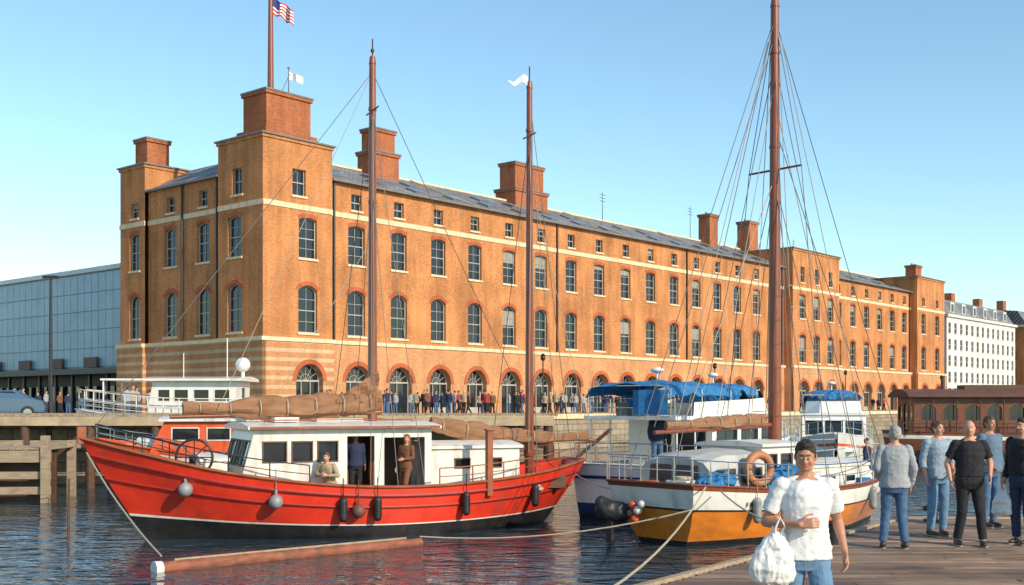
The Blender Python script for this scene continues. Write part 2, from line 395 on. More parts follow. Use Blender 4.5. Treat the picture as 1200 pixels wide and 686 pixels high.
def facade(fr,a0,a1,bays,ztop,l3=L3,l3bays=None,l3w=1.05,base_mi=2,arches=True,ww=1.75,exl=0,exr=0):
    ops=[]
    for c in bays:
        ops.append((c-ww/2,c+ww/2,L1[0],L1[1],0.42)); ops.append((c-ww/2+0.04,c+ww/2-0.04,L2[0],L2[1],0.16))
    for c in (l3bays if l3bays is not None else bays): ops.append((c-l3w/2,c+l3w/2,l3[0],l3[1],0))
    panel(mw,fr,a1-a0,ztop-BELT,ops,0,0.28,0,a0,BELT)
    for o in ops:
        big=o[4]>0
        winset(fr,o,2,4 if big else 2,0.28,True,0.3 if big else 0,0.07 if big else 0.05)
    fb=Fr(fr.O+fr.N*0.22,fr.A,fr.U,fr.N); b0=a0-exl; b1=a1+exr
    ao=[archdoor(fb,c) for c in bays] if arches else []
    panel(mw,fb,b1-b0,BELT-Z,ao,base_mi,0.55,base_mi,b0,Z)
    for a_ in (b0,b1): mw.poly([fb.P(a_,Z),fb.P(a_,BELT),fb.P(a_,BELT,.3),fb.P(a_,Z,.3)],base_mi)
    for i,o in enumerate(ao): archfill(fb,o,0.55,(i*7)%3%2)
    pbox(ms,fr,a0-exl*1.4,a1+exr*1.4,BELT,BELT+0.28,-0.32,0.02)
    pbox(ms,fr,a0-.06*(exl>0),a1+.06*(exr>0),BAND,BAND+0.38,-0.06,0.02)
X=(1,0,0);Y=(0,1,0);ZU=(0,0,1)
def side(u,v0,v1,ztop,N=(-1,0,0)):
    fr=Fr((u,v0,0),(0,1,0),ZU,N); panel(mw,fr,v1-v0,ztop-Z,[],0,0.1,0,0,Z)
TU,TV=6.3,5.3
facade(Fr((0,0,0),X,ZU,(0,-1,0)),0,TU,[4.0],TOP-0.35,(18.3,20.2),[3.2],1.2,3,exl=.218)
fl=Fr((0,0,0),Y,ZU,(-1,0,0))
facade(fl,0,TV,[3.3],TOP-0.35,(18.3,20.2),[3.0],1.2,3,False,ww=1.7,exl=.22)
side(TU,0,TV,TOP-0.35,(1,0,0))
panel(mw,Fr((0,TV,0),X,ZU,(0,1,0)),TU,TOP-0.35-Z,[],0,.1,0,0,Z)
mt=MB()
def cornice(x0,x1,y0,y1,zt):
    mt.bb(x0-0.10,x1+0.10,y0-0.10,y1+0.10,zt-0.35,zt-0.12,0)
    mt.bb(x0-0.22,x1+0.22,y0-0.22,y1+0.22,zt-0.12,zt,1)
cornice(0,TU,0,TV,TOP)
def chimney(cx,cy,wx,wy,z0,z1,pots=True):
    mt.bb(cx-wx/2,cx+wx/2,cy-wy/2,cy+wy/2,z0,z1-0.35,2)
    mt.bb(cx-wx/2-0.12,cx+wx/2+0.12,cy-wy/2-0.12,cy+wy/2+0.12,z1-0.35,z1-0.12,2)
    mt.bb(cx-wx/2-0.17,cx+wx/2+0.17,cy-wy/2-0.17,cy+wy/2+0.17,z1-0.12,z1,1)
    if pots and wx<3.5:
        n=max(2,int(wx/0.7))
        for k in range(n): mt.cyl((cx-wx/2+wx*(k+.5)/n,cy,z1),(cx-wx/2+wx*(k+.5)/n,cy,z1+.3),.14,.12,8,2)
chimney(2.95,2.2,4.0,2.7,TOP,25.8)
mt.bb(0.6,5.3,0.5,3.9,TOP,TOP+0.5,2)
facade(Fr((0.3,0,0),Y,ZU,(-1,0,0)),TV,15.0,[7.6,11.9],EAVE,base_mi=3,arches=False,ww=1.7)
facade(fl,15.0,18.6,[16.5],TOP-0.5,base_mi=3,arches=False,ww=1.5,exr=.2)
cornice(0,4.2,15.0,18.6,TOP-0.15)
side(4.2,15,18.6,TOP-.5,(1,0,0)); panel(mw,Fr((0,18.6,0),X,ZU,(0,1,0)),4.2,TOP-.5-Z,[],0,.1,0,0,Z)
panel(mw,Fr((0,15.0,0),X,ZU,(0,-1,0)),4.2,TOP-.5-EAVE,[],0,.1,0,0,EAVE)
panel(mw,Fr((4.2,18.4,0),X,ZU,(0,1,0)),125,EAVE-Z,[],0,.1,0,0,Z)
chimney(1.9,17.0,2.0,1.7,TOP-0.2,24.6,False)
B1=[9.0+4.45*i for i in range(16)]
facade(Fr((0,0.35,0),X,ZU,(0,-1,0)),TU,78.0,B1,EAVE)
facade(Fr((0,-0.9,0),X,ZU,(0,-1,0)),78.0,91.0,[80.6,84.5,88.4],TOP-0.35,(18.3,20.2),exl=.2,exr=.2)
side(78,-0.9,6,TOP-0.35); side(91,-0.9,6,TOP-.35,(1,0,0)); panel(mw,Fr((78,6,0),X,ZU,(0,1,0)),13,TOP-.35-EAVE,[],0,.1,0,0,EAVE)
fb=Fr((77.8,-1.12,0),Y,ZU,(-1,0,0)); panel(mw,fb,1.5,BELT-Z,[],2,.1,2,0,Z)
cornice(78,91,-0.9,6,TOP)
facade(Fr((0,0.35,0),X,ZU,(0,-1,0)),91.0,118.0,[93.5+4.45*i for i in range(6)],EAVE)
facade(Fr((0,-0.7,0),X,ZU,(0,-1,0)),118.0,129.0,[120.5,126.0],TOP-0.35,exl=.2,exr=.2)
side(118,-0.7,6,TOP-0.35); side(129,-0.7,18.4,EAVE+0.5,(1,0,0)); side(129,-.7,6,TOP-.35,(1,0,0)); panel(mw,Fr((118,6,0),X,ZU,(0,1,0)),11,TOP-.35-EAVE,[],0,.1,0,0,EAVE)
cornice(118,129,-0.7,6,TOP)
RH=23.3
ro=MB()
def slope(u0,u1,v0,v1,z0,z1): ro.poly([(u0,v0,z0),(u1,v0,z0),(u1,v1,z1),(u0,v1,z1)])
slope(5.0,129,0.05,8.6,EAVE+0.05,RH); slope(5.0,129,18.7,8.6,EAVE+.05,RH)
ro.poly([(129,0.35,EAVE),(129,18.4,EAVE),(129,8.6,RH)])
ro.poly([(0.0,TV,EAVE+.05),(0.0,15,EAVE+.05),(4.2,15,22.3),(4.2,TV,22.3)])
ro.poly([(4.2,TV,22.3),(4.2,15,22.3),(9,15,EAVE),(9,TV,EAVE)])
ro.obj('slate_roof',slate,wh)
rd=MB(); rd.bb(5,129,8.45,8.75,RH-0.02,RH+0.16,1)
for (a,b) in ((TU+.02,77.98),(91.02,117.98)):
    rd.bb(a,b,-0.12,0.36,EAVE-0.02,EAVE+0.14)
rd.bb(-0.12,0.3,TV+.01,14.99,EAVE-.02,EAVE+.14)
for u in (22.6,44.8,62.6,77.6,91.2,104.6): rd.box((u,4.3,(EAVE+RH)/2+.06),(.22,9.3,.22),1,Matrix.Rotation(math.atan((RH-EAVE)/8.55),3,'X'))
sl=(RH-EAVE-.05)/(8.55)
sk=MB()
for i in range(26):
    u=8.2+i*4.45
    if 77<u<92 or u>117: continue
    for vv,off in ((2.2,0),(5.2,2.2)):
        if R()<0.12: continue
        zc=EAVE+.05+sl*(vv-0.05)
        Mx=Matrix.Rotation(math.atan(sl),3,'X')
        sk.box((u+off,vv,zc+0.06),(1.2,1.35,0.12),0,Mx); sk.box((u+off,vv,zc+0.13),(1.0,1.15,0.03),1,Mx)
sk.obj('roof_skylights',[lead,glass],wh)
rd.obj('ridge_and_gutters',[lead,stone],wh)
chimney(18.3,8,2.4,1.6,21.5,27.0); chimney(18.3,8,3.0,2.0,21.5,25.0,False)
chimney(38.3,8.6,4.4,2.0,21.5,27.2); chimney(38.3,8.6,5.0,2.6,21.5,24.6)
chimney(73.2,8,1.9,1.6,21.5,26.6); chimney(83,8,2.2,1.8,21.5,26.9); chimney(124,2.2,2.3,1.6,22,24.6); chimney(104,8.6,1.6,1.4,22,24.4)
mt.obj('chimneys_and_cornices',[brick,lead,brick_red],wh)
mw.obj('walls',[brick,brick,brick_base,brick_band],wh)
mg.obj('window_panes',[glass,blind],wh); mf.obj('window_frames',white_f,wh); mr.obj('arch_rings',brick_head,wh); ms.obj('stone_bands_and_sills',stone,wh)
dp=MB()
for t in (5.7,10.2): dp.cyl((0.18,t,8.1),(0.18,t,19.9),0.09,n=8)
for u in (6.7,33.5,55.9,77.5,92,117.5): dp.cyl((u,0.24,8.1),(u,0.24,19.9),0.09,n=8)
dp.obj('downpipes',iron,wh)
mb=MB()
for u,v,h in((52,8.6,3.2),(70,8.6,4.0),(97,8.6,3)):
    mb.cyl((u,v,RH),(u,v,RH+h),.05,.03,6)
    for k in range(3): mb.cyl((u-.5,v,RH+h-.3-k*.35),(u+.5,v,RH+h-.3-k*.35),.025,n=4)
mb.obj('roof_aerials',iron,wh)
# flagpoles
fp=empty('flagpole',bw(2.2,2.0,25.8)); mb=MB(); mb.cyl((0,0,0),(0,0,10.5),0.24,0.13,12); mb.obj('pole',varnish,fp,True)
mb=MB(); n=14
flagm=[mat('flag_red',(0.5,0.03,0.04),0.8),mat('flag_white',(0.75,0.75,0.75),0.8),mat('flag_blue',(0.03,0.06,0.25),0.8)]
def fpnt(i,j):
    return V((i/n*1.5+0.16, 0.25*math.sin(i*0.9)*i/n, 6.9-j/9*1.15-0.9*(i/n)**1.4+0.08*math.sin(i*.9+j*.3)))
for i in range(n):
    for j in range(9):
        mi=2 if (i<5 and j<5) else j%2
        mb.poly([fpnt(i,j),fpnt(i+1,j),fpnt(i+1,j+1),fpnt(i,j+1)],mi)
mb.obj('flag',flagm,fp,True)
mb=MB(); mb.cyl((0,0,0),(0,0,2.6),0.05,0.03,6); mb.cyl((0,0,2.55),(0,0,2.7),0.08,n=6); mb.cyl((0.1,0,2.2),(-.9,0,0),0.02,n=4)
fp2=empty('small_flagpole',bw(4.7,3.1,25.8)); mb.obj('pole',iron,fp2)
mb=MB()
def fp_(i,j): x=i/8*1.1; return V((x+.04,0.1*math.sin(i*1.1),2.35-j*0.55/4-0.05*i))
for i in range(8):
    for j in range(4): mb.poly([fp_(i,j),fp_(i+1,j),fp_(i+1,j+1),fp_(i,j+1)],1)
mb.obj('flag',[flagm[0],flagm[1]],fp2,True)

# ------------------------------------------------------------------ other buildings
def block(name,u0,u1,v,dep,z1,wallm,rows,spacing,w,h,first,fh,trim=None):
    e=empty(name,C,ANG); a=MB();gl=MB();f2=MB();t=MB()
    fr=Fr((0,v,0),X,ZU,(0,-1,0)); ops=[]; n=int((u1-u0)/spacing)
    for i in range(n):
        c=u0+spacing*(i+.5)
        for k in range(rows): ops.append((c-w/2,c+w/2,first+k*fh,first+k*fh+h,0))
    panel(a,fr,u1-u0,z1-Z,ops,0,.2,0,u0,Z)
    for o in ops:
        glassfill(gl,fr,o,.19); frames(f2,fr,o,.18,.06,2,2,.05)
        pbox(t,fr,o[0]-.1,o[1]+.1,o[2]-.12,o[2]-.002,-.08,.02)
    for (uu,N) in ((u0,(-1,0,0)),(u1,(1,0,0))):
        fs=Fr((uu,v,0),Y,ZU,N); so=[(s+1,s+1+w,first+k*fh,first+k*fh+h,0) for s in range(1,int(dep)-2,3) for k in range(rows)]
        panel(a,fs,dep,z1-Z,so,0,.2,0,0,Z)
        for o in so: glassfill(gl,fs,o,.19); frames(f2,fs,o,.18,.06,2,2,.05)
    a.poly([(u0,v+dep,Z),(u1,v+dep,Z),(u1,v+dep,z1),(u0,v+dep,z1)])
    t.bb(u0-.3,u1+.3,v-.35,v+dep+.3,z1,z1+.4); t.bb(u0,u1,v-.1,v,first+fh-.9,first+fh-.65)
    rr=MB()
    rr.poly([(u0,v+.2,z1+.4),(u1,v+.2,z1+.4),(u1,v+1.8,z1+3),(u0,v+1.8,z1+3)]); rr.poly([(u0,v+1.8,z1+3),(u1,v+1.8,z1+3),(u1,v+dep/2,z1+3.6),(u0,v+dep/2,z1+3.6)])
    rr.poly([(u0,v+.2,z1+.4),(u0,v+1.8,z1+3),(u0,v+dep/2,z1+3.6),(u0,v+dep,z1+.4)]); rr.poly([(u1,v+.2,z1+.4),(u1,v+1.8,z1+3),(u1,v+dep/2,z1+3.6),(u1,v+dep,z1+.4)])
    rr.poly([(u0,v+dep,z1+.4),(u1,v+dep,z1+.4),(u1,v+dep/2,z1+3.6),(u0,v+dep/2,z1+3.6)])
    for i in range(1,n,2):
        c=u0+spacing*(i+.5); rr.bb(c-.8,c+.8,v+.5,v+2.5,z1+.6,z1+2.5,1); gl.bb(c-.5,c+.5,v+.46,v+.497,z1+1,z1+2.2)
    for c in (u0+3,(u0+u1)/2,u1-3): rr.bb(c-.9,c+.9,v+5,v+6.2,z1+2.5,z1+5.2,2)
    a.obj('walls',wallm,e); gl.obj('glass',glass,e); f2.obj('window_frames',white_f,e); t.obj('cornice_and_sills',trim,e); rr.obj('roof',[slate,trim,brick_red],e)
whitew=mat('white_stucco',(0.62,0.61,0.58),0.8,var=0.1,vscale=.5,dirt=.15)
block('white_terrace_building',132,166,0,16,17.2,whitew,5,2.6,1.1,1.7,4.2,2.6,trim=whitew)
block('brick_office_building',170,215,-1,16,17.5,brick,4,3.2,1.3,1.9,5,3.2,trim=stone)
gh=empty('glass_clad_hall',C,ANG)
cladd=mat('blue_glass_cladding',(0.20,0.33,0.43),0.35,var=0.15,vscale=.6,spec=.5)
a=MB();b2=MB()
uf=3.0
for i in range(40):
    for j in range(5):
        a.bb(uf-.05,uf+.05,22.4+i*1.2,22.4+i*1.2+1.14,6.6+j*1.64,6.6+j*1.64+1.58,0)
b2.bb(uf+.06,uf+20,22.3,70.5,6.4,14.9,0)
b2.bb(uf-.25,uf+20.2,22.1,70.7,14.9,15.3,1)
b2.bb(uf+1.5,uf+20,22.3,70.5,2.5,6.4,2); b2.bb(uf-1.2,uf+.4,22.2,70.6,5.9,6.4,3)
for i in range(17): b2.bb(uf-.1,uf+.15,22.6+i*3,22.85+i*3,2.5,5.9,3)
for i in range(16):
    b2.bb(uf+.9,uf+1.4,23.2+i*3,25.2+i*3,2.6,4.9,4)
    if i%2: b2.bb(uf-.35,uf-.2,24+i*3,26.2+i*3,6.5,7.4,5)
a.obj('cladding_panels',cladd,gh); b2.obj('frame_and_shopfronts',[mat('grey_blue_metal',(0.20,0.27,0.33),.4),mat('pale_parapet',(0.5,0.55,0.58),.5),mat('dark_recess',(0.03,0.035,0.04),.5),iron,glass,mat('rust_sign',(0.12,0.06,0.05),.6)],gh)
mb=MB(); mb.cyl((uf+6,30,15.3),(uf+6,30,18.5),0.05,n=6)
for k in range(4): mb.cyl((uf+6-.5,30,16.2+k*.5),(uf+6.5,30,16.2+k*.5),0.03,n=4)
mb.obj('roof_antenna',steel,gh)

sl_=empty('street_lamp',(-23.6,58.5,2.5)); mb=MB(); mb.cyl((0,0,0),(0,0,7.2),.11,.07,10); mb.cyl((0,0,0),(0,0,.9),.17,.14,10); mb.box((0.0,0,7.25),(.75,.3,.14)); mb.obj('post_and_head',iron,sl_,bevel=.01)
mb=MB(); mb.box((0,0,7.17),(.6,.22,.02)); mb.obj('lens',white_f,sl_)
for (u,v) in ((20,-9),(46,-9),(75,-9),(105,-9)):
    e=empty('street_lamp',bw(u,v,2.5)); mb=MB(); mb.cyl((0,0,0),(0,0,4.2),.07,.05,8); mb.ell((0,0,4.4),(.2,.2,.26)); mb.cyl((0,0,4.6),(0,0,4.75),.22,.02,8); mb.obj('post_and_lantern',iron,e,True)

def car(loc,ang,col):
    e=empty('parked_car',loc,ang); m=mat('car_paint_%d'%int(col[2]*100),col,.25,coat=.6,var=.03)
    prof=[(-2.1,.35),(-2.1,.85),(-1.9,.98),(-1.25,1.05),(-.7,1.42),(.7,1.45),(1.5,1.02),(2.05,.88),(2.15,.6),(2.1,.35)]
    mb=MB(); n=len(prof)
    for s in (-1,1):
        mb.poly([(x,s*(.85 if z<1.06 else .66),z) for x,z in prof] ,0)
    for k in range(n):
        x,z=prof[k];x2,z2=prof[(k+1)%n]; y=.85 if z<1.06 else .66; y2=.85 if z2<1.06 else .66
        mb.poly([(x,-y,z),(x,y,z),(x2,y2,z2),(x2,-y2,z2)],1 if (k in(3,5)) else 0)
    for s in (-1,1): mb.poly([(-1.05,s*.80,1.08),(-.62,s*.70,1.37),(.62,s*.70,1.39),(1.2,s*.80,1.08)],1)
    mb.obj('body',[m,glass],e)
    mb=MB()
    for x in (-1.35,1.35):
        for s in (-1,1): mb.cyl((x,s*.66,.33),(x,s*.87,.33),.33,n=18); mb.cyl((x,s*.87,.33),(x,s*.885,.33),.2,n=12,mi=1)
    mb.obj('wheels',[rubber,steel],e)
car((-25.6,57.3,2.5),math.radians(15),(0.06,0.12,0.2)); car((-31.5,60,2.5),math.radians(15),(0.4,0.4,0.42))

# ------------------------------------------------------------------ hulls
def cr(tab,t):
    if t<=tab[0][0]: return tab[0][1]
    if t>=tab[-1][0]: return tab[-1][1]
    for i in range(len(tab)-1):
        if tab[i][0]<=t<=tab[i+1][0]: break
    def tan(k):
        a=max(0,k-1); b=min(len(tab)-1,k+1); return (tab[b][1]-tab[a][1])/(tab[b][0]-tab[a][0])
    x0,y0=tab[i];x1,y1=tab[i+1]; h=x1-x0; s=(t-x0)/h
    return (2*s**3-3*s*s+1)*y0+(s**3-2*s*s+s)*h*tan(i)+(-2*s**3+3*s*s)*y1+(s**3-s*s)*h*tan(i+1)
def hull(e,L,B,tS,tW,sheer,xw0,xw1,rows,drop,mats,deckm,capm,n=34,capw=.13):
    def pt(t,z,sd):
        zs=cr(sheer,t); bs=max(.02,cr(tS,t))*B; bwl=max(.015,cr(tW,t))*B; xs=t*L; xw=xw0+t*(xw1-xw0)
        if z>=0:
            q=min(1.0,max(0.0,1-z/zs)); hw=bs+(bwl-bs)*q**1.5; x=xw+(xs-xw)*min(1.0,z/zs)
        else: hw=bwl*max(.1,1+z/1.0); x=xw
        return V((x,sd*hw,z))
    mb=MB()
    ts=[i/n for i in range(n+1)]
    def zz(t,r):
        zs=cr(sheer,t); return r[1]*zs if r[0]=='f' else min(r[1],zs*.5)
    for sd in (-1,1):
        for i in range(n):
            for k in range(len(rows)-1):
                mb.poly([pt(ts[i],zz(ts[i],rows[k]),sd),pt(ts[i+1],zz(ts[i+1],rows[k]),sd),pt(ts[i+1],zz(ts[i+1],rows[k+1]),sd),pt(ts[i],zz(ts[i],rows[k+1]),sd)],rows[k][2])
    for k in range(len(rows)-1):
        z0=zz(0,rows[k]); z1=zz(0,rows[k+1])
        mb.poly([pt(0,z0,-1),pt(0,z0,1),pt(0,z1,1),pt(0,z1,-1)],rows[k][2])
    o=mb.obj('hull',mats,e,True)
    bm=bmesh.new(); bm.from_mesh(o.data); bmesh.ops.remove_doubles(bm,verts=bm.verts,dist=.002); bmesh.ops.recalc_face_normals(bm,faces=bm.faces); bm.to_mesh(o.data); bm.free()
    try: o.data.set_sharp_from_angle(angle=math.radians(40))
    except Exception: pass
    mb=MB()
    def ip(t,z,sd):
        p=pt(t,z,sd); w=max(0.0,abs(p.y)-.09); return V((max(.06,min(p.x,L-.15)),sd*w,z))
    for i in range(n):
        t,t2=ts[i],ts[i+1]; z,z2=cr(sheer,t),cr(sheer,t2)
        for sd in(-1,1): mb.poly([ip(t,z,sd),ip(t2,z2,sd),ip(t2,z2-drop,sd),ip(t,z-drop,sd)],1)
        mb.poly([ip(t,z-drop,-1),ip(t2,z2-drop,-1),ip(t2,z2-drop,1),ip(t,z-drop,1)],0)
    mb.poly([ip(0,cr(sheer,0),-1),ip(0,cr(sheer,0),1),ip(0,cr(sheer,0)-drop,1),ip(0,cr(sheer,0)-drop,-1)],1)
    mb.obj('deck_and_bulwark',[deckm,mats[0]],e)
    mb=MB()
    for sd in(-1,1):
        pts=[pt(t,cr(sheer,t)+.02,sd)-V((0,sd*.03,0)) for t in ts]
        mb.tube(pts,capw/2,6,ell=.6)
    mb.tube([pt(0,cr(sheer,0)+.02,-1),pt(0,cr(sheer,0)+.02,1)],capw/2,6,ell=.6)
    mb.obj('cap_rail',capm,e)
    return pt
def railing(e,pts,h=.5,every=1,m=None,mid=True,r=.016,lean=0):
    mb=MB(); top=[V(p)+V((0,0,h)) for p in pts]
    mb.tube(top,r,6)
    if mid: mb.tube([V(p)+V((0,0,h*.5)) for p in pts],r*.7,5)
    for i,p in enumerate(pts):
        if i%every==0: mb.cyl(p,top[i],r,n=6)
    mb.obj('railing',m or steel,e,True)
def cabin(e,nm,x0,x1,hw,z0,z1,wm,so,fo,rr,sf=.35,roofm=None,over=.12,rt=.07,camber=.08,framem=None,both=True,gm=None):
    a=MB();g2=MB();f2=MB(); H=z1-z0; gm=gm or glass
    def doo(fr,ops,dd=.05):
        for o in ops:
            if len(o)>5 and o[5]=='o': continue
            glassfill(g2,fr,o,dd-.006); frames(f2,fr,o,.0,.035,1,1,.02,0,.015)
    for sd in(-1,1):
        fr=Fr((x0,sd*hw,z0),X,ZU,(0,sd,0)); ops=so if (both is True or sd==both) else []
        panel(a,fr,x1-x0,H,ops,0,.05); doo(fr,ops)
        if sf>0: a.poly([(x1,sd*hw,z0),(x1+sf,sd*hw,z0),(x1,sd*hw,z1)])
    l=math.hypot(sf,H); fr=Fr((x1+sf,-hw,z0),Y,(-sf,0,H),(H,0,sf)); panel(a,fr,2*hw,l,fo,0,.05); doo(fr,fo)
    fr=Fr((x0,-hw,z0),Y,ZU,(-1,0,0)); panel(a,fr,2*hw,H,rr,0,.05); doo(fr,rr)
    a.obj(nm+'_walls',wm,e)
    if g2.v: g2.obj(nm+'_windows',gm,e); f2.obj(nm+'_window_trim',framem or wm,e)
    r_=MB(); n=8; xa,xb=x0-over,x1+over; w2=hw+over
    for i in range(n):
        y0=-w2+2*w2*i/n; y1=-w2+2*w2*(i+1)/n; za=z1+rt+camber*(1-(y0/w2)**2); zb=z1+rt+camber*(1-(y1/w2)**2)
        r_.poly([(xa,y0,za),(xb,y0,za),(xb,y1,zb),(xa,y1,zb)]); r_.poly([(xa,y0,z1+.004),(xb,y0,z1+.004),(xb,y1,z1+.004),(xa,y1,z1+.004)])
        for xx in(xa,xb): r_.poly([(xx,y0,z1+.004),(xx,y1,z1+.004),(xx,y1,zb),(xx,y0,za)])
    for sd in(-1,1): r_.poly([(xa,sd*w2,z1+.004),(xb,sd*w2,z1+.004),(xb,sd*w2,z1+rt),(xa,sd*w2,z1+rt)])
    r_.obj(nm+'_roof',roofm or wm,e)
def lines(e,segs,m=wire,r=.012,nm='rigging'):
    mb=MB()
    for s in segs:
        p,q=V(s[0]),V(s[1]); sag=s[2] if len(s)>2 else 0
        if sag: mb.tube([p.lerp(q,k/10)-V((0,0,sag*4*(k/10)*(1-k/10))) for k in range(11)],r,5)
        else: mb.cyl(p,q,r,n=5)
    return mb.obj(nm,m,e)
def fender(mb,p,kind,mi=0):
    if kind=='ball': mb.ell(V(p),.17,12,8,mi); mb.cyl(V(p)+V((0,0,.13)),V(p)+V((0,0,.27)),.035,n=6,mi=mi)
    else: mb.cap(V(p)+V((0,0,-.2)),V(p)+V((0,0,.2)),.1,.1,10,mi)
    mb.cyl(V(p)+V((0,0,.2)),V(p)+V((0,-0,.75)),.012,n=4,mi=mi)

# ------------------------------------------------------------------ red ketch
AR=math.atan2(-.421,-.907)
rb=empty('red_fishing_ketch',(1.75,32,0),AR)
shR=[(0,1.68),(.15,1.40),(.35,1.20),(.55,1.25),(.75,1.58),(.9,2.05),(1,2.42)]
ptR=hull(rb,13.0,2.0,[(0,.3),(.08,.62),(.2,.86),(.4,1),(.6,.97),(.78,.75),(.9,.43),(1,.03)],[(0,.05),(.1,.4),(.25,.75),(.45,.92),(.62,.8),(.78,.48),(.9,.2),(1,.02)],shR,1.0,11.5,
  [('f',1,0),('f',.86,1),('f',.82,0),('f',.62,1),('f',.60,0),('f',.27,2),('f',.245,3),('a',.16,3),('a',.0,3),('a',-.5,3)],.42,[redp,redd,whitepaint,black_hull],teak,wood_red,capw=.16)
mb=MB()
for fz,rr_ in ((.84,.045),(.61,.03)):
    for sd in(-1,1): mb.tube([ptR(i/30,cr(shR,i/30)*fz,sd)+V((0,sd*.015,0)) for i in range(31)],rr_,6)
mb.obj('rubbing_strakes',redd,rb)
zd=.82
cabin(rb,'wheelhouse',4.75,9.2,1.25,zd,2.62,whitepaint,
  [(.18,1.25,.35,1.58,0,'o'),(1.5,2.2,.02,1.62,0,'o'),(2.42,2.95,1.0,1.52,0),(3.05,3.58,1.0,1.52,0),(3.68,4.28,1.0,1.52,0)],
  [(.12,.86,.95,1.6,0),(.92,1.58,.95,1.6,0),(1.64,2.38,.95,1.6,0)],[(.8,1.6,.02,1.6,0,'o')],sf=.5,roofm=whitepaint,over=.2,camber=.10,framem=wood_dark)
mb=MB(); mb.bb(4.85,9.1,-.32,-.28,zd,2.6); mb.bb(6.98,7.02,-.25,1.19,zd,2.6); mb.bb(4.8,9.1,-1.2,1.2,zd-.02,zd+.012); mb.obj('interior_panelling',wood_dark,rb)
cabin(rb,'coachroof',2.2,4.7,1.05,zd,2.08,whitepaint,[(.5,.95,.75,1.02,.0),(1.4,1.85,.75,1.02,0)],[],[(.7,1.4,.3,1.1,0)],sf=.0,over=.08,camber=.12,framem=wood_dark)
cabin(rb,'foredeck_house',9.75,10.35,.75,1.15,1.86,whitepaint,[(.15,.45,.35,.55,0)],[],[],sf=.35,over=.05,camber=.12)
mb=MB()
for sd in(-1,1):
    mb.bb(4.6,9.35,sd*1.465-.015,sd*1.465+.015,2.635,2.69)
    mb.tube([(5.2,sd*1.1,2.78),(5.25,sd*1.1,2.84),(8.9,sd*1.1,2.84),(8.95,sd*1.1,2.78)],.018,6)
mb.obj('roof_trim',wood_red,rb)
def mast(e,x,y,z0,z1,r0,r1,m=varnish):
    mb=MB(); n=8; mb.tube([(x,y,z0+(z1-z0)*k/n) for k in range(n+1)],[r0+(r1-r0)*k/n for k in range(n+1)],14)
    mb.cyl((x,y,z1),(x,y,z1+.2),r1*1.15,r1*.8,12)
    mb.cyl((x,y,z1-1.2),(x,y,z1-1.12),r1*1.3,n=12); mb.cyl((x,y,z1-3.6),(x,y,z1-3.52),r1*1.35,n=12); mb.cyl((x,y,z0+1.0),(x,y,z0+1.2),r0*1.25,n=12)
    return mb.obj('mast',m,e,True)
mast(rb,5.9,0,.8,12.0,.135,.085); mast(rb,1.4,0,.8,11.9,.13,.08)
mb=MB()
mb.cyl((5.9,0,12.2),(5.9,0,12.65),.02,n=5); mb.ell((5.9,0,12.35),(.05,.05,.06)); mb.cyl((1.4,0,12.1),(1.4,0,12.5),.02,n=5)
mb.cyl((5.9,-.5,10.8),(5.9,.5,10.8),.02,n=6); mb.cyl((1.4,-.4,10.6),(1.4,.4,10.6),.02,n=6)
mb.obj('masthead_fittings',wood_dark,rb)
mb=MB()
def pn(i,j): return V((1.45+i*.085,.05*math.sin(i*1.3),12.2-j*.09*(1-i/8)-.02*i+.09*math.sin(i*.9)))
for i in range(7):
    for j in range(3): mb.poly([pn(i,j),pn(i+1,j),pn(i+1,j+1),pn(i,j+1)])
mb.obj('pennant',[flagm[1]],rb)
def furled(e,p0,p1,r,nm,sag=.1):
    # bundled canvas: long folds lying along the boom, gathered softly by the ties
    p0,p1=V(p0),V(p1); n=90; mb=MB(); D=(p1-p0).normalized(); sd=D.cross(V((0,0,1))).normalized(); up=sd.cross(D)
    m=26; vs=[]; fs=[]; ties=[]
    for k in range(n+1):
        t=k/n; c=p0.lerp(p1,t)-V((0,0,sag*4*t*(1-t)))
        env=(.45+.55*math.sin(math.pi*min(1,t*1.1+.12))**.7); g=1-.16*math.exp(-(((t*7)%1-.5)/.10)**2)
        for j in range(m):
            th=2*math.pi*j/m; q=V((math.cos(th)*1.6,math.sin(th)*1.6,t*6+nm.__len__()))
            rr=r*env*g*(1+.28*noise.noise(q)+.16*noise.noise(V((math.cos(th)*4,math.sin(th)*4,t*9)))+.10*math.sin(th*5+t*6))
            vs.append(c+sd*math.cos(th)*rr*.85+up*math.sin(th)*rr*1.15-up*.1*r*(1 if th>math.pi else 0))
        if k in [int((i+.5)/7*n) for i in range(7)]: ties.append((c,r*env*1.0))
    for k in range(n):
        for j in range(m): fs.append((k*m+j,k*m+(j+1)%m,(k+1)*m+(j+1)%m,(k+1)*m+j))
    fs.append(tuple(range(m))); fs.append(tuple(n*m+j for j in range(m)))
    mb.add(vs,fs); o=mb.obj(nm,sailc,e,True)
    mb=MB()
    for c,rr in ties: mb.torus(c,rr*.98,.013,D,18,5)
    mb.obj(nm+'_ties',rope,e)
furled(rb,(5.7,0.05,3.32),(10.7,.25,3.14),.27,'furled_mainsail',.08)
mb=MB(); mb.cyl((5.7,.05,3.02),(11.0,.25,2.92),.07,.05,10); mb.cyl((4.4,0,2.62),(-.7,0,2.2),.07,.05,10); mb.obj('booms',varnish,rb,True)
furled(rb,(4.3,0,2.72),(-.4,0,2.34),.21,'furled_mizzen',.16)
mb=MB()
Pa,Pb,Pc=V((5.78,.08,4.1)),V((5.75,.2,3.3)),V((7.1,.3,3.25))
def tp(a,b): return Pa.lerp(Pb,a/8)+(Pc-Pb)*(b/8)+V((0,.08*math.sin(b*1.9+a),0))
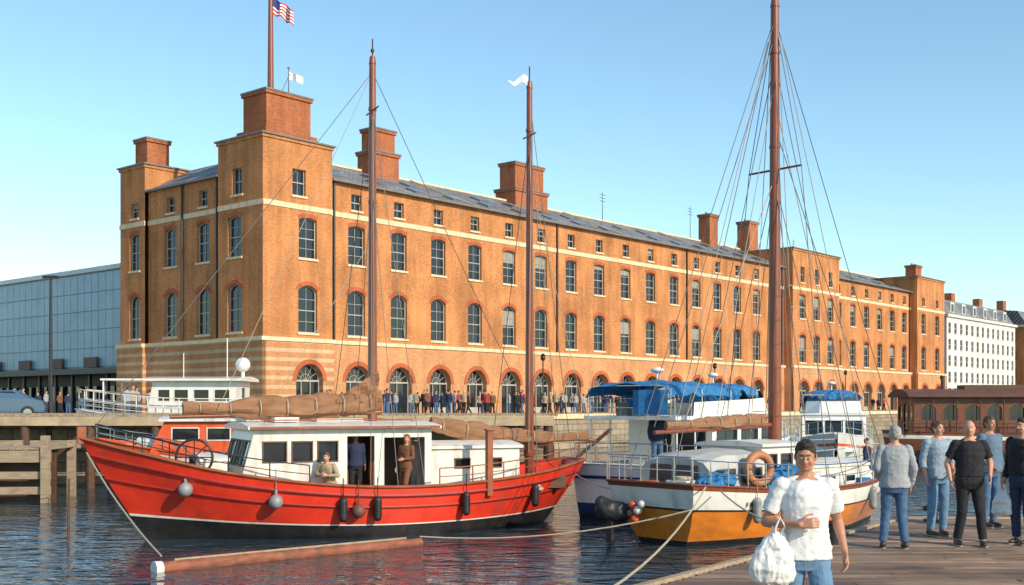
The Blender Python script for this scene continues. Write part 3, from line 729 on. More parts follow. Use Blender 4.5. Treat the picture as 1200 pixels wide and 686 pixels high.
for a in range(8):
    for b in range(a+1):
        mb.poly([tp(a,b),tp(a+1,b),tp(a+1,b+1)])
        if b<a: mb.poly([tp(a,b),tp(a+1,b+1),tp(a,b+1)])
mb.obj('loose_sail',sailc,rb,True)
T1=(5.9,0,11.8);T2=(1.4,0,11.7)
seg=[(T1,ptR(.99,2.4,1)),(T1,(1.4,0,3)),(T2,(0.1,0,1.8))]
for sd in(-1,1):
    for dx in(-.7,0,.7):
        seg.append(((5.9,0,11.0 if dx else 9),ptR((5.9+dx)/13.0,1.2,sd)))
    for dx in (-.5,.5): seg.append(((1.4,0,10.6),ptR((1.4+dx)/13.0,1.35,sd)))
lines(rb,seg,wire,.010)
lines(rb,[(T1,(9.9,.4,3.1),.0),((5.9,0,7.5),(8.5,.2,3.3)),((1.4,.0,9.5),(-.5,0,2.3)),((5.9,.1,10.8),(5.95,.16,1.8)),((1.4,.1,10.8),(1.5,.16,1.9))],wirel,.009,'running_lines')
for sd_ in (1,-1):
    railing(rb,[ptR(.62+.035*i,cr(shR,.62+.035*i)+.03,sd_) for i in range(11)],.42,2,iron)
    railing(rb,[ptR(.02+.035*i,cr(shR,.02+.035*i)+.03,sd_) for i in range(11)],.42,2,wood_red)
mb=MB(); mb.bb(3.33,3.49,1.74,1.9,.9,2.55); mb.bb(3.30,3.52,1.71,1.93,2.55,2.6); mb.bb(12.85,13.05,-.1,.1,2.3,2.7); mb.obj('bollard_posts',wood_red,rb,bevel=.015)
mb=MB(); mb.torus((10.55,.95,1.98),.42,.03,(.35,.95,0),28,8)
for k in range(8):
    a_=math.pi*2*k/8; d=V((-.95,.35,0)).normalized()*math.cos(a_)+V((0,0,1))*math.sin(a_); mb.cyl((10.55,.95,1.98),V((10.55,.95,1.98))+d*.42,.015,n=6)
mb.cyl((10.55,.75,1.98),(10.55,1.05,1.98),.07,n=10); mb.box((10.55,.7,1.6),(.14,.14,.8)); mb.obj('winch_wheel',iron,rb,True)
mb=MB()
for t,z,kd,mi in((.86,1.25,'ball',0),(.70,.95,'ball',0),(.575,.72,'c',1),(.505,.72,'c',1),(.31,.75,'c',1),(.13,.85,'c',1),(.545,.68,'ball',2)):
    p=ptR(t,z,1)+V((0,.16,0)); fender(mb,p,kd,mi)
mb.obj('fenders',[greyf,rubber,mat('brown_fender',(.16,.06,.04),.6)],rb,True)
mb=MB()
mb.bb(8.0,8.6,.1,.7,2.79,2.9,0); mb.bb(6.3,7.5,-.5,.5,2.79,2.86,0); mb.cyl((3.3,-.4,2.2),(3.3,-.4,2.6),.07,n=8,mi=1); mb.ell((3.3,-.4,2.65),(.13,.1,.1),mi=1)
mb.torus((1.9,1.2,1.0),.25,.05,(0,0,1),mi=2); mb.torus((1.9,1.2,1.09),.2,.05,(0,0,1),mi=2); mb.torus((11.5,.3,1.75),.22,.05,(0,0,1),mi=2)
mb.bb(.9,1.7,.5,1.2,1.0,1.35,4); mb.bb(2.9,3.2,1.15,1.5,.8,1.2,5); mb.cyl((3.9,1.4,.8),(3.9,1.4,1.1),.13,.16,12,5); mb.torus((7.9,1.6,.9),.18,.04,(0,0,1),mi=2)
mb.obj('deck_gear',[whitepaint,whitepaint,rope,orangep,wood_dark,bluec],rb,True)

# ------------------------------------------------------------------ sailing boat at right (white/orange)
AB=math.atan2(.66,.75)
sb=empty('wooden_sailing_boat',(3.1,26,0),AB)
shB=[(0,1.42),(.3,1.22),(.6,1.18),(.85,1.35),(1,1.55)]
ptB=hull(sb,10.2,1.62,[(0,.80),(.15,.95),(.4,1.02),(.65,.92),(.85,.55),(1,.03)],[(0,.42),(.15,.66),(.4,.85),(.65,.68),(.85,.3),(1,.02)],shB,.5,9.2,
  [('f',1,3),('f',.93,0),('f',.62,2),('f',.585,1),('f',.30,1),('a',.12,2),('a',0,2),('a',-.5,2)],.3,[whitepaint,orange_w,black_hull,varnish],teak,varnish,capw=.12)
cabin(sb,'trunk_cabin',4.3,7.6,.95,.9,1.62,whitepaint,[(.4,.9,.3,.52,0),(1.3,1.8,.3,.52,0),(2.2,2.7,.3,.52,0)],[],[],sf=.5,over=.05,camber=.1)
cabin(sb,'doghouse',3.0,4.4,.92,.95,2.2,whitepaint,[(.12,.62,.65,1.08,0),(.76,1.26,.65,1.08,0)],[(.2,.85,.75,1.1,0),(.95,1.6,.75,1.1,0)],[(.6,1.2,.1,1.1,0)],sf=.25,over=.1,camber=.07,framem=wood_dark)
mb=MB(); secs=[(.9,1.02,1.95,.86),(1.5,1.05,2.12,.92),(2.2,1.05,2.10,.9),(2.95,1.0,2.16,.88)]
def tent(s,k):
    x,w0,zt,wt=s; prof=[(-w0,1.25),(-w0*.99,1.75),(-wt,zt-.08),(-wt*.5,zt),(wt*.5,zt),(wt,zt-.08),(w0*.99,1.75),(w0,1.25)]
    return V((x,prof[k][0],prof[k][1]+.03*math.sin(x*5+k)))
for i in range(3):
    for k in range(7): mb.poly([tent(secs[i],k),tent(secs[i+1],k),tent(secs[i+1],k+1),tent(secs[i],k+1)])
mb.poly([tent(secs[0],k) for k in range(8)]); mb.poly([tent(secs[-1],k) for k in range(8)])
mb.obj('canvas_cockpit_cover',greyc,sb,True)
mb=MB()
for y0,y1 in((-.75,-.08),(.08,.75)): mb.poly([(.87,y0,1.42),(.87,y1,1.42),(.87,y1*.95,1.82),(.87,y0*.95,1.82)])
for sd in (-1,1):
    for (a_,b_) in ((1.1,1.8),(2.05,2.8)): mb.poly([(a_,sd*1.085,1.4),(b_,sd*1.085,1.4),(b_,sd*1.085,1.74),(a_,sd*1.085,1.74)])
mb.obj('cover_windows',mat('clear_vinyl',(.06,.065,.07),.15),sb)
mast(sb,4.8,0,.9,13.35,.185,.105)
mb=MB(); mb.cyl((4.6,0,2.7),(.2,0,2.57),.07,.05,10); mb.cyl((4.8,-.8,9.2),(4.8,.8,9.2),.028,n=8); mb.cyl((4.8,0,13.5),(4.8,0,14.0),.02,n=5); mb.cyl((10.0,0,1.5),(11.0,0,1.75),.08,.05,10); mb.obj('boom_and_spreaders',varnish,sb,True)
furled(sb,(4.4,0,2.86),(.6,0,2.74),.15,'furled_sail',.03)
T3=V((4.8,0,13.1)); seg=[(T3,(11.0,0,1.75)),((4.8,0,10.3),(10.1,0,1.6)),(T3,(0,.7,1.5)),(T3,(0,-.7,1.5)),((4.8,0,12.6),(0.2,0,2.7))]
for sd in(-1,1):
    seg+= [(T3,(4.8,sd*.8,9.2)),((4.8,sd*.8,9.2),(4.7,sd*1.62,1.2)),((4.8,0,9),(4.1,sd*1.62,1.2)),((4.8,0,9),(5.5,sd*1.6,1.2)),((4.8,0,12),(3.3,sd*1.6,1.25)),((4.8,0,12),(6.4,sd*1.5,1.25))]
lines(sb,seg,wire,.011)
lines(sb,[((4.8,.1,12.8),(4.4,.5,1.6)),((4.8,-.1,12.8),(5.2,-.4,1.6)),((4.8,-.2,12.5),(7.3,-1.3,1.3)),((4.8,.2,12.5),(2.2,1.5,1.3)),((4.8,0,11),(8.6,0,1.5)),((4.8,0,11.5),(2.4,0,2.7)),((4.8,0,9),(1.2,0,2.7))],wirel,.011,'halyards')
mb=MB()
for k in range(9):
    z=1.8+k*.55; t=(z-1.2)/7.8; mb.cyl(V((4.1,-1.62,1.2)).lerp(V((4.8,0,9)),t),V((5.5,-1.6,1.2)).lerp(V((4.8,0,9)),t),.01,n=4)
mb.obj('ratlines',rope,sb)
for sd_ in (-1,1): railing(sb,[ptB(t,cr(shB,t)+.03,sd_) for t in [0,.05,.1,.16,.22,.3,.38,.46,.54,.62,.7,.78,.86,.93,.985]],.55,1,steel)
railing(sb,[(0.02,-1.25+.5*i,1.45) for i in range(6)],.6,1,steel)
mb=MB(); mb.ell((1.0,-1.2,1.48),(.7,.22,.17),mi=0); mb.ell((3.4,-1.25,1.42),(.8,.26,.26),mi=0); mb.ell((3.9,-1.1,1.5),(.45,.3,.24),mi=0)
o=remesh(mb,'folded_blue_tarpaulin',bluec,sb,.025,1,.13,5)
mb=MB(); mb.torus((2.35,-1.32,1.72),.33,.1,(.25,1,0),28,10); mb.obj('lifebuoy',mat('faded_orange_buoy',(.42,.17,.08),.6,var=.2),sb,True)
mb=MB(); mb.cap((-.35,1.0,.78),(-.1,.75,.72),.26,.24,14); mb.cap((-.35,1.0,.78),(-.42,1.05,.95),.24,.16,14); o=remesh(mb,'outboard_cover',rubber,sb,.03,3,.03,5)
mb=MB(); mb.box((-.3,.9,.42),(.12,.16,.8)); mb.obj('outboard_leg',rubber,sb)
mb=MB()
for (y,z,r_,mi) in((.35,.92,.1,0),(.2,.8,.1,1),(.42,.72,.09,2),(.08,.95,.09,1),(.28,.6,.1,0)): mb.ell((-.14,y,z),r_,12,8,mi)
for t in (.18,.46,.72): fender(mb,ptB(t,.8,-1)+V((0,-.13,0)),'c',3)
mb.obj('buoys_and_fenders',[orangep,whitepaint,mat('brown_buoy',(.25,.1,.06),.6),greyf],sb,True)
mb=MB()
x=1.6
for k in range(9):
    if k==4: x+=.12; continue
    p=ptB(x/10.2,.93,-1)+V((0,-.012,0)); hgt=.11
    for (dx,dz,wx,wz) in random.choice([((0,0,.02,hgt),(.05,0,.02,hgt),(.025,0,.05,.02)),((0,0,.02,hgt),(.03,.045,.06,.02),(.03,-.045,.06,.02)),((0,0,.02,hgt),(.03,.045,.05,.02),(.03,0,.05,.02))]):
        mb.box((p.x+dx,p.y-.004,p.z+dz),(wx,.01,wz))
    x+=.13
mb.obj('hull_lettering',black_hull,sb)
mb=MB()
mb.bb(.25,.75,-.9,-.3,1.15,1.5,0); mb.bb(.2,.6,.2,.7,1.15,1.45,1); mb.torus((8.0,.1,1.15),.2,.045,(0,0,1),mi=2); mb.torus((.5,-.6,1.55),.16,.04,(0,0,1),mi=2)
mb.cyl((1.2,1.2,1.4),(1.2,1.2,1.58),.09,.07,10,3); mb.cyl((2.6,1.25,1.4),(2.6,1.25,1.58),.09,.07,10,3); mb.cyl((8.9,0,1.1),(8.9,0,1.4),.1,.13,10,3); mb.bb(7.0,7.5,-1.1,-.7,1.0,1.3,4)
mb.obj('deck_gear',[whitepaint,orangep,rope,steel,bluec],sb,False,.01)

# ------------------------------------------------------------------ cruisers
def cruiser(name,loc,ang,L,B,sh,can,hullm,k=1.0):
    e=empty(name,loc,ang)
    pt=hull(e,L,B,[(0,.88),(.2,.98),(.5,1.02),(.75,.82),(.9,.46),(1,.04)],[(0,.78),(.3,.86),(.55,.78),(.78,.42),(.92,.15),(1,.02)],sh,.1,L*.86,
      [('f',1,0),('f',.80,1),('f',.74,0),('f',.3,1),('a',.15,2),('a',0,2),('a',-.4,2)],.22,hullm,whitepaint,gelcoat,capw=.09)
    d=cr(sh,.3)-.22; hw=B*.78; h1=d+1.5*k
    x0,x1=L*.24,L*.62
    w=(x1-x0)
    cabin(e,'saloon',x0,x1,hw,d,h1,gelcoat,[(w*.06,w*.36,.75*k,1.22*k,0),(w*.42,w*.68,.75*k,1.22*k,0),(w*.74,w*.97,.75*k,1.22*k,0)],
       [(.1*hw,.64*hw,.75*k,1.4*k,0),(.72*hw,1.28*hw,.75*k,1.4*k,0),(1.36*hw,1.9*hw,.75*k,1.4*k,0)],[(.15*hw,.85*hw,.15,1.3*k,0),(.95*hw,1.3*hw,.1,1.35*k,0)],sf=.7*k,over=.1,camber=.03,framem=iron)
    cabin(e,'forecabin',x1+.3*k,L*.82,hw*.62,d+.05,d+.62*k,gelcoat,[(.3,.8,.22*k,.42*k,0)],[],[],sf=.7,over=.03,camber=.12)
    mb=MB(); zf=h1+.1; mb.bb(L*.04,x0-.1,-hw-.1,hw+.1,zf-.09,zf+.02)
    for sd in(-1,1):
        for x in(L*.06,L*.15): mb.cyl((x,sd*hw,d),(x,sd*hw,zf-.09),.025,n=8)
    mb.obj('aft_deck_roof',gelcoat,e,bevel=.02)
    mb=MB(); a0,a1=L*.16,L*.50; hc=.5*k
    for sd in(-1,1):
        P=[V((a0,sd*hw*.92,zf)),V((a1,sd*hw*.9,zf)),V((a1+.55*k,sd*hw*.45,zf))]; Q=[V((a0+.1,sd*hw*.9,zf+hc*.8)),V((a1-.15,sd*hw*.85,zf+hc)),V((a1+.2*k,sd*hw*.42,zf+hc))]
        for i in range(2):
            mb.poly([P[i],P[i+1],Q[i+1],Q[i]]); off=V((0,-sd*.08,0)); mb.poly([P[i]+off,P[i+1]+off,Q[i+1]+off,Q[i]+off]); mb.poly([Q[i],Q[i+1],Q[i+1]+off,Q[i]+off])
    mb.poly([V((a1+.55*k,-hw*.45,zf)),V((a1+.55*k,hw*.45,zf)),V((a1+.2*k,hw*.42,zf+hc)),V((a1+.2*k,-hw*.42,zf+hc))])
    mb.bb(a1-.5,a1-.1,-hw*.5,hw*.1,zf+.03,zf+.62*k); mb.bb(a0+.4,a0+.9,-hw*.7,hw*.7,zf+.03,zf+.38)
    mb.obj('flybridge',gelcoat,e)
    mb=MB(); mb.poly([V((a1+.2*k,-hw*.42,zf+hc)),V((a1+.2*k,hw*.42,zf+hc)),V((a1-.05,hw*.40,zf+hc+.28)),V((a1-.05,-hw*.40,zf+hc+.28))])
    for sd in(-1,1): mb.poly([V((a1+.2*k,sd*hw*.42,zf+hc)),V((a1-.15,sd*hw*.85,zf+hc)),V((a1-.35,sd*hw*.8,zf+hc+.26)),V((a1-.05,sd*hw*.4,zf+hc+.28))])
    mb.obj('flybridge_windscreen',mat('tinted_screen',(.05,.07,.09),.1),e)
    if can:
        mb=MB(); za=zf+.86*k; n=12; b0,b1=L*.03,L*.36
        def ap(i,j):
            x=b0+(b1-b0)*i/n; y=(-1+2*j/n)*hw*1.0
            return V((x,y,za+.16*(1-(y/hw)**2)-.07*abs(math.sin(math.pi*i*3/n))-.12*(i in(0,n))-.22*(j in(0,n))+.03*math.sin(i*2.1+j*1.3)))
        for i in range(n):
            for j in range(n): mb.poly([ap(i,j),ap(i+1,j),ap(i+1,j+1),ap(i,j+1)])
        mb.obj('blue_awning',bluec,e,True)
        mb=MB()
        for x in(b0+.1,(b0+b1)/2,b1-.1):
            mb.tube([(x,-hw*.96,zf),(x,-hw*.96,za-.1),(x,-hw*.7,za+.0),(x,hw*.7,za+.0),(x,hw*.96,za-.1),(x,hw*.96,zf)],.018,6)
        mb.obj('awning_frame',steel,e,True)
        mb=MB(); mb.ell((a1-.4,0,zf+hc+.15),(.55*k,hw*.75,.32)); mb.ell((a0+.3,hw*.5,zf+.5),(.3,.35,.3)); remesh(mb,'blue_canvas_covers',bluec,e,.04,1,.12,4)
        mb=MB()
        def cc(i,j): return V((b0-.02-.05*math.sin(i*2),-hw*.95+i*hw*.16,za-.12-j*.17))
        for i in range(5):
            for j in range(4): mb.poly([cc(i,j),cc(i+1,j),cc(i+1,j+1),cc(i,j+1)])
        mb.obj('rolled_side_curtain',bluec,e,True)
    tt=[.0,.06,.12,.18,.26,.34,.42,.5,.58,.66,.74,.82,.9,.97]
    for sd in(-1,1): railing(e,[pt(t,cr(sh,t)+.02,sd)-V((0,sd*.08,0)) for t in tt],.55*k,1,steel)
    railing(e,[(.1,-B*.8+i*B*1.6/5,cr(sh,0)) for i in range(6)],.6*k,1,steel)
    railing(e,[(L*.05,-hw,zf),(L*.05,-hw*.4,zf),(L*.05,hw*.4,zf),(L*.05,hw,zf),(L*.15,hw,zf)],.5*k,1,steel)
    mb=MB(); mb.cyl((a0+.2,0,zf),(a0+.2,0,zf+1.3*k),.03,n=6); mb.ell((a0+.2,0,zf+1.33*k),(.2,.2,.09)); mb.obj('radar_mast',gelcoat,e,True)
    mb=MB()
    for t in(.15,.45,.7):
        for sd in(-1,1): fender(mb,pt(t,.9,sd)+V((0,sd*.12,0)),'c',0)
    mb.obj('fenders',[greyf],e,True)
    return e
navy=mat('navy_stripe',(.02,.04,.12),.3)
cruiser('blue_canopy_motor_yacht',(2.95,31.3,0),math.atan2(.78,.62),11,1.8,[(0,1.55),(.3,1.5),(.7,1.7),(1,2.1)],True,[gelcoat,navy,black_hull])
cruiser('white_motor_cruiser',(15.6,56,0),math.radians(-104),8.5,1.75,[(0,1.4),(.3,1.4),(.7,1.7),(1,2.0)],True,[gelcoat,orangep,black_hull],1.05)
cruiser('motor_cruiser_with_cover',(6.6,41.0,0),math.atan2(.78,.55),7.5,1.6,[(0,1.55),(.3,1.6),(.7,1.8),(1,2.1)],True,[gelcoat,navy,black_hull],1.0)

e=empty('orange_roof_launch',(-5.5,35.2,0),math.radians(190))
sh=[(0,1.6),(.4,1.6),(.8,1.95),(1,2.2)]
pt=hull(e,7.0,1.3,[(0,.8),(.3,1),(.6,.95),(.85,.5),(1,.03)],[(0,.6),(.3,.8),(.6,.7),(.85,.25),(1,.02)],sh,.1,6.2,[('f',1,1),('f',.94,0),('f',.3,2),('a',.1,2),('a',-.4,2)],.2,[gelcoat,orangep,black_hull],whitepaint,orangep)
cabin(e,'cabin',1.9,4.9,1.0,1.4,2.72,orangep,[(.2,.9,.75,1.15,0),(1.1,1.8,.75,1.15,0),(2.0,2.8,.75,1.15,0)],[(.15,.9,.75,1.4,0),(1.1,1.85,.75,1.4,0)],[(.6,1.3,.1,1.2,0)],sf=.6,over=.14,camber=.08,framem=whitepaint,roofm=whitepaint)
cabin(e,'cuddy',5.2,5.7,.5,1.6,2.1,gelcoat,[(.1,.4,.15,.35,0)],[],[],sf=.4,over=.04)
for sd_ in(1,-1): railing(e,[pt(t,cr(sh,t)+.02,sd_) for t in(.62,.7,.78,.86,.93,.99)],.35,1)
e=empty('white_harbour_ferry',(-11.0,51,0),math.radians(180))
sh=[(0,2.55),(.5,2.6),(1,3.0)]
pt=hull(e,8.4,1.7,[(0,.85),(.3,1),(.7,.95),(.9,.6),(1,.1)],[(0,.7),(.3,.9),(.7,.8),(.9,.3),(1,.03)],sh,.1,7.8,[('f',1,0),('f',.6,1),('f',.55,0),('a',.2,2),('a',-.4,2)],.2,[gelcoat,navy,black_hull],whitepaint,gelcoat)
cabin(e,'deckhouse',1.0,4.6,1.3,2.5,4.25,gelcoat,[(.25,.95,.85,1.4,0),(1.15,1.85,.85,1.4,0),(2.05,2.7,.85,1.4,0),(2.85,3.4,.85,1.4,0)],[(.15,.85,.8,1.5,0),(.95,1.65,.8,1.5,0),(1.75,2.45,.8,1.5,0)],[(.9,1.6,.1,1.5,0)],sf=.35,over=.35,rt=.1,camber=.12)
mb=MB(); mb.cyl((1.0,0,4.4),(1.0,0,4.75),.08,n=8); mb.ell((1.0,0,5.0),.33,16,12); mb.cyl((3.5,.5,4.4),(3.5,.5,5.5),.02,n=5); mb.cyl((1.7,0,4.4),(1.7,0,6.2),.025,n=5); mb.bb(4.7,6.9,-1.3,1.3,4.28,4.36); mb.cyl((6.8,1.2,2.6),(6.8,1.2,4.3),.04,n=6); mb.cyl((6.8,-1.2,2.6),(6.8,-1.2,4.3),.04,n=6); mb.obj('radar_dome_and_awning',gelcoat,e,True)
for h in (.5,.9):
    for sd in(-1,1): railing(e,[pt(t,cr(sh,t)+.02,sd) for t in(.0,.08,.16,.24,.32,.4,.48,.56,.62,.68,.74,.8,.86,.92,.97)],h,1,whitepaint,r=.025)
e=empty('brown_wooden_houseboat',(21.8,66,0),math.radians(-4))
sh=[(0,1.7),(.5,1.55),(1,1.75)]
pt=hull(e,20,2.2,[(0,.8),(.1,.95),(.5,1),(.9,.9),(1,.5)],[(0,.7),(.1,.9),(.5,.97),(.9,.8),(1,.3)],sh,.3,19.5,[('f',1,0),('f',.9,1),('f',.78,0),('f',.4,2),('a',.1,2),('a',-.4,2)],.15,[wood_hb,whitepaint,black_hull],teak,wood_hb)
cabin(e,'saloon',.9,18.2,1.75,1.45,3.65,wood_hb,[(.35+1.2*i,1.25+1.2*i,.85,1.85,.28) for i in range(14)],[(.4,1.2,.9,1.8,.2),(2.2,3.0,.9,1.8,.2)],[(.3,1.1,.85,1.8,.2),(1.35,2.15,.1,1.9,.2),(2.4,3.2,.85,1.8,.2)],sf=.2,over=.45,rt=.14,camber=.34,roofm=roof_hb,framem=wood_red)
mb=MB(); mb.bb(4,9,-.7,.7,4.05,4.35); mb.cyl((12,0,4),(12,0,7.5),.06,.04,8); mb.cyl((3,0,4),(3,0,4.9),.12,n=10)
for i in range(15): mb.cyl((.6+1.28*i,-2.0,1.6),(.6+1.28*i,-2.0,3.66),.035,n=6)
mb.obj('roof_gear_and_posts',[wood_dark],e)
railing(e,[(.2+.95*i,-2.05,1.6) for i in range(20)],.6,1,wood_dark,r=.025)
e=empty('rowing_dinghy',(7.2,22.6,0),math.radians(12))
sh=[(0,.5),(.5,.45),(1,.65)]
hull(e,3.4,.75,[(0,.7),(.4,1),(.8,.6),(1,.05)],[(0,.5),(.4,.75),(.8,.3),(1,.02)],sh,.15,3.1,[('f',1,0),('f',.5,0),('a',.05,0),('a',-.2,0)],.28,[gelcoat],greyc,gelcoat,capw=.07)
mb=MB(); mb.bb(.8,1.05,-.62,.62,.32,.36); mb.bb(1.9,2.15,-.6,.6,.32,.36); mb.obj('thwarts',teak,e)

# ------------------------------------------------------------------ piers
pr=empty('timber_pier',(0,0,0))
mb=MB()
y0,y1=43.5,46.2
x=-34.0
while x<1.6:
    w_=U(.26,.3); mb.bb(x,x+w_-.02,y0,y1,2.78+U(0,.015),2.88,0); x+=w_
mb.bb(-34,1.6,y0-.06,y0+.14,2.42,2.77,1); mb.bb(-34,1.6,y0+.3,y0+.5,1.55,1.85,0)
for i in range(15):
    xx=-33.6+i*2.5; mb.cyl((xx,y0+.15,-1.5),(xx,y0+.15,2.4),.19,.17,10,2); mb.cyl((xx,y1-.2,-1.5),(xx,y1-.2,2.7),.18,.17,10,2)
    if i%2==0: mb.cyl((xx,y0+.2,.3),(xx+2.4,y0+.2,2.3),.08,n=6,mi=2)
mb.bb(-34,1.6,y1-.3,y1-.1,-1,2.75,3)
mb.obj('pier_structure',[dockwood,mat('pale_pier_beam',(.46,.35,.22),.8,var=.25,vscale=1.5,dirt=.3),wood_dark,quaystone],pr)
lp=empty('timber_landing_stage',(-17.4,38.6,-.28),math.radians(4))
mb=MB()
for i in range(44): mb.bb(-7.5+i*.22,-7.5+i*.22+.2,-1.3,1.6,2.0+U(0,.02),2.07,0)
mb.bb(-7.5,2.18,-1.32,-1.14,1.6,1.99,0)
for k in range(2): mb.bb(-7.5,2.18,-1.25,-1.17,.55+k*.5,.80+k*.5,0)
for i in range(6):
    xx=-7.2+i*1.82; mb.bb(xx,xx+.26,-1.4,-1.16,-1,2.35+U(0,.3),0); mb.bb(xx,xx+.26,1.3,1.56,-1,2.25,0)
mb.bb(-7.5,2.18,-.7,-.6,-1,1.9,1)
mb.obj('stage_structure',[dockwood,wood_dark],lp,bevel=.01)
fl_=empty('floating_boom_log',(0,0,0)); mb=MB()
lp_=[V((-6.75,22.0,.06)).lerp(V((-2.1,26.1,.06)),k/24)+V((U(-.012,.012),U(-.012,.012),U(-.008,.008))) for k in range(25)]
mb.tube(lp_,[.135+U(-.01,.008)-.0009*k for k in range(25)],12,jit=.05); mb.cyl((-6.86,21.9,.06),(-6.75,22.0,.06),.15,.145,14,1); mb.tube([V((-6.55,22.17,.20)),V((-2.4,25.85,.19))],.03,6,2); mb.obj('log',[logm,whitepaint,dockwood],fl_,True)

def edgex(y): return 1.65+(y-13)*.719
dk=empty('wooden_dock',(0,0,0)); mb=MB()
y=-8.0
while y<20.5:
    x=edgex(y+.07)
    while x<34:
        l=U(2.2,4.2) ; x2=min(34,x+l); z=1.15+U(-.005,.005)
        vs=[(x,y,z),(x2-.008,y,z+U(-.003,.003)),(x2-.008,y+.134,z),(x,y+.134,z)]
        mb.add(vs+[(a,b,c-.05) for a,b,c in vs],[(0,1,2,3),(0,4,5,1),(1,5,6,2),(2,6,7,3),(3,7,4,0)],0); x=x2
    y+=.143
def plankmat():
    m=bpy.data.materials.new('dock_planks'); m.use_nodes=True; nt=m.node_tree;N=nt.nodes;L=nt.links; b=N['Principled BSDF']; b.inputs['Roughness'].default_value=.7
    g_=N.new('ShaderNodeNewGeometry'); cr_=N.new('ShaderNodeValToRGB'); L.new(g_.outputs['Random Per Island'],cr_.inputs[0])
    cr_.color_ramp.elements[0].color=(.15,.085,.055,1); cr_.color_ramp.elements[1].color=(.36,.235,.155,1)
    e_=cr_.color_ramp.elements.new(.5); e_.color=(.25,.155,.10,1)
    tc=N.new('ShaderNodeTexCoord'); mp=N.new('ShaderNodeMapping'); mp.inputs['Scale'].default_value=(1.2,22,8); L.new(tc.outputs['Object'],mp.inputs[0])
    nz=N.new('ShaderNodeTexNoise'); nz.inputs['Scale'].default_value=2; nz.inputs['Detail'].default_value=8; L.new(mp.outputs[0],nz.inputs[0])
    r=N.new('ShaderNodeMapRange'); r.inputs['From Min'].default_value=.3; r.inputs['From Max'].default_value=.7; r.inputs['To Min'].default_value=.6; r.inputs['To Max'].default_value=1.35; L.new(nz.outputs['Fac'],r.inputs[0])
    s=N.new('ShaderNodeVectorMath'); s.operation='SCALE'; L.new(cr_.outputs[0],s.inputs[0]); L.new(r.outputs[0],s.inputs['Scale'])
    n2=N.new('ShaderNodeTexNoise'); n2.inputs['Scale'].default_value=.9; n2.inputs['Detail'].default_value=5; L.new(tc.outputs['Object'],n2.inputs[0])
    r2=N.new('ShaderNodeMapRange'); r2.inputs['From Min'].default_value=.35; r2.inputs['From Max'].default_value=.65; r2.inputs['To Min'].default_value=.6; r2.inputs['To Max'].default_value=1.25; L.new(n2.outputs['Fac'],r2.inputs[0])
    s2=N.new('ShaderNodeVectorMath'); s2.operation='SCALE'; L.new(s.outputs[0],s2.inputs[0]); L.new(r2.outputs[0],s2.inputs['Scale']); L.new(s2.outputs[0],b.inputs['Base Color'])
    bp=N.new('ShaderNodeBump'); bp.inputs['Strength'].default_value=.4; bp.inputs['Distance'].default_value=.01; L.new(nz.outputs['Fac'],bp.inputs['Height']); L.new(bp.outputs[0],b.inputs['Normal'])
    return m
mb.obj('deck_planks',plankmat(),dk)
mb=MB()
pA=V((edgex(-8),-8,0));pB=V((edgex(20.5),20.5,0))
nrm=V((1,-.719,0)).normalized()
def beam(p,q,off,w_,z0,z1,mi=0):
    d=(q-p).normalized(); n_=V((d.y,-d.x,0)); a_=p+n_*off; b_=q+n_*off
    vs=[a_+V((0,0,z0)),b_+V((0,0,z0)),b_+n_*w_+V((0,0,z0)),a_+n_*w_+V((0,0,z0))]; vs+= [v+V((0,0,z1-z0)) for v in vs]
    mb.add(vs,[(0,1,2,3),(4,5,6,7),(0,1,5,4),(1,2,6,5),(2,3,7,6),(3,0,4,7)],mi)
beam(pA,pB,-.12,.10,.75,1.19); beam(pA,pB,.1,.25,.75,1.08); beam(pB,V((34,20.5,0)),-.14,.12,.75,1.19)
for k in range(12):
    p=pA.lerp(pB,(k+.5)/12)+nrm*-.02; mb.cyl(p+V((0,0,-1.5)),p+V((0,0,1.08)),.16,.15,10,1)
for k in range(8): mb.cyl((pB.x+.6+3.5*k,20.45,-1.5),(pB.x+.6+3.5*k,20.45,1.08),.16,.15,10,1)
mb.obj('beams_and_piles',[dockwood,wood_dark],dk)
for (x,y) in((4.75,16.9),(7.4,20.1)):
    e=empty('mooring_bollard',(x,y,1.15)); mb=MB(); mb.cyl((0,0,0),(0,0,.05),.16,n=14); mb.cyl((0,0,.05),(0,0,.28),.08,.09,14); mb.cyl((-.17,0,.24),(.17,0,.24),.045,n=10); mb.ell((0,0,.3),(.11,.11,.05)); mb.obj('casting',iron,e,True)
e=empty('mooring_ropes')
lines(e,[((4.25,25.1,1.4),(.75,12.0,1.1),.28),((4.75,16.9,1.35),(4.6,25.2,1.3),.25),((-9.9,26.6,2.1),(-6.75,22,.3),.15),((1.6,31.4,1.4),(3.5,27.3,1.3),.3),((-2.1,26.1,.2),(4.0,25.2,.9),.25)],rope,.018,'ropes')
e=empty('mooring_pole',(-9.95,25.6,0)); mb=MB(); mb.tube([(0,0,-1),(0.02,0,.4),(0.03,0,1.55)],[.035,.033,.03],8); mb.obj('pole',wood_dark,e)

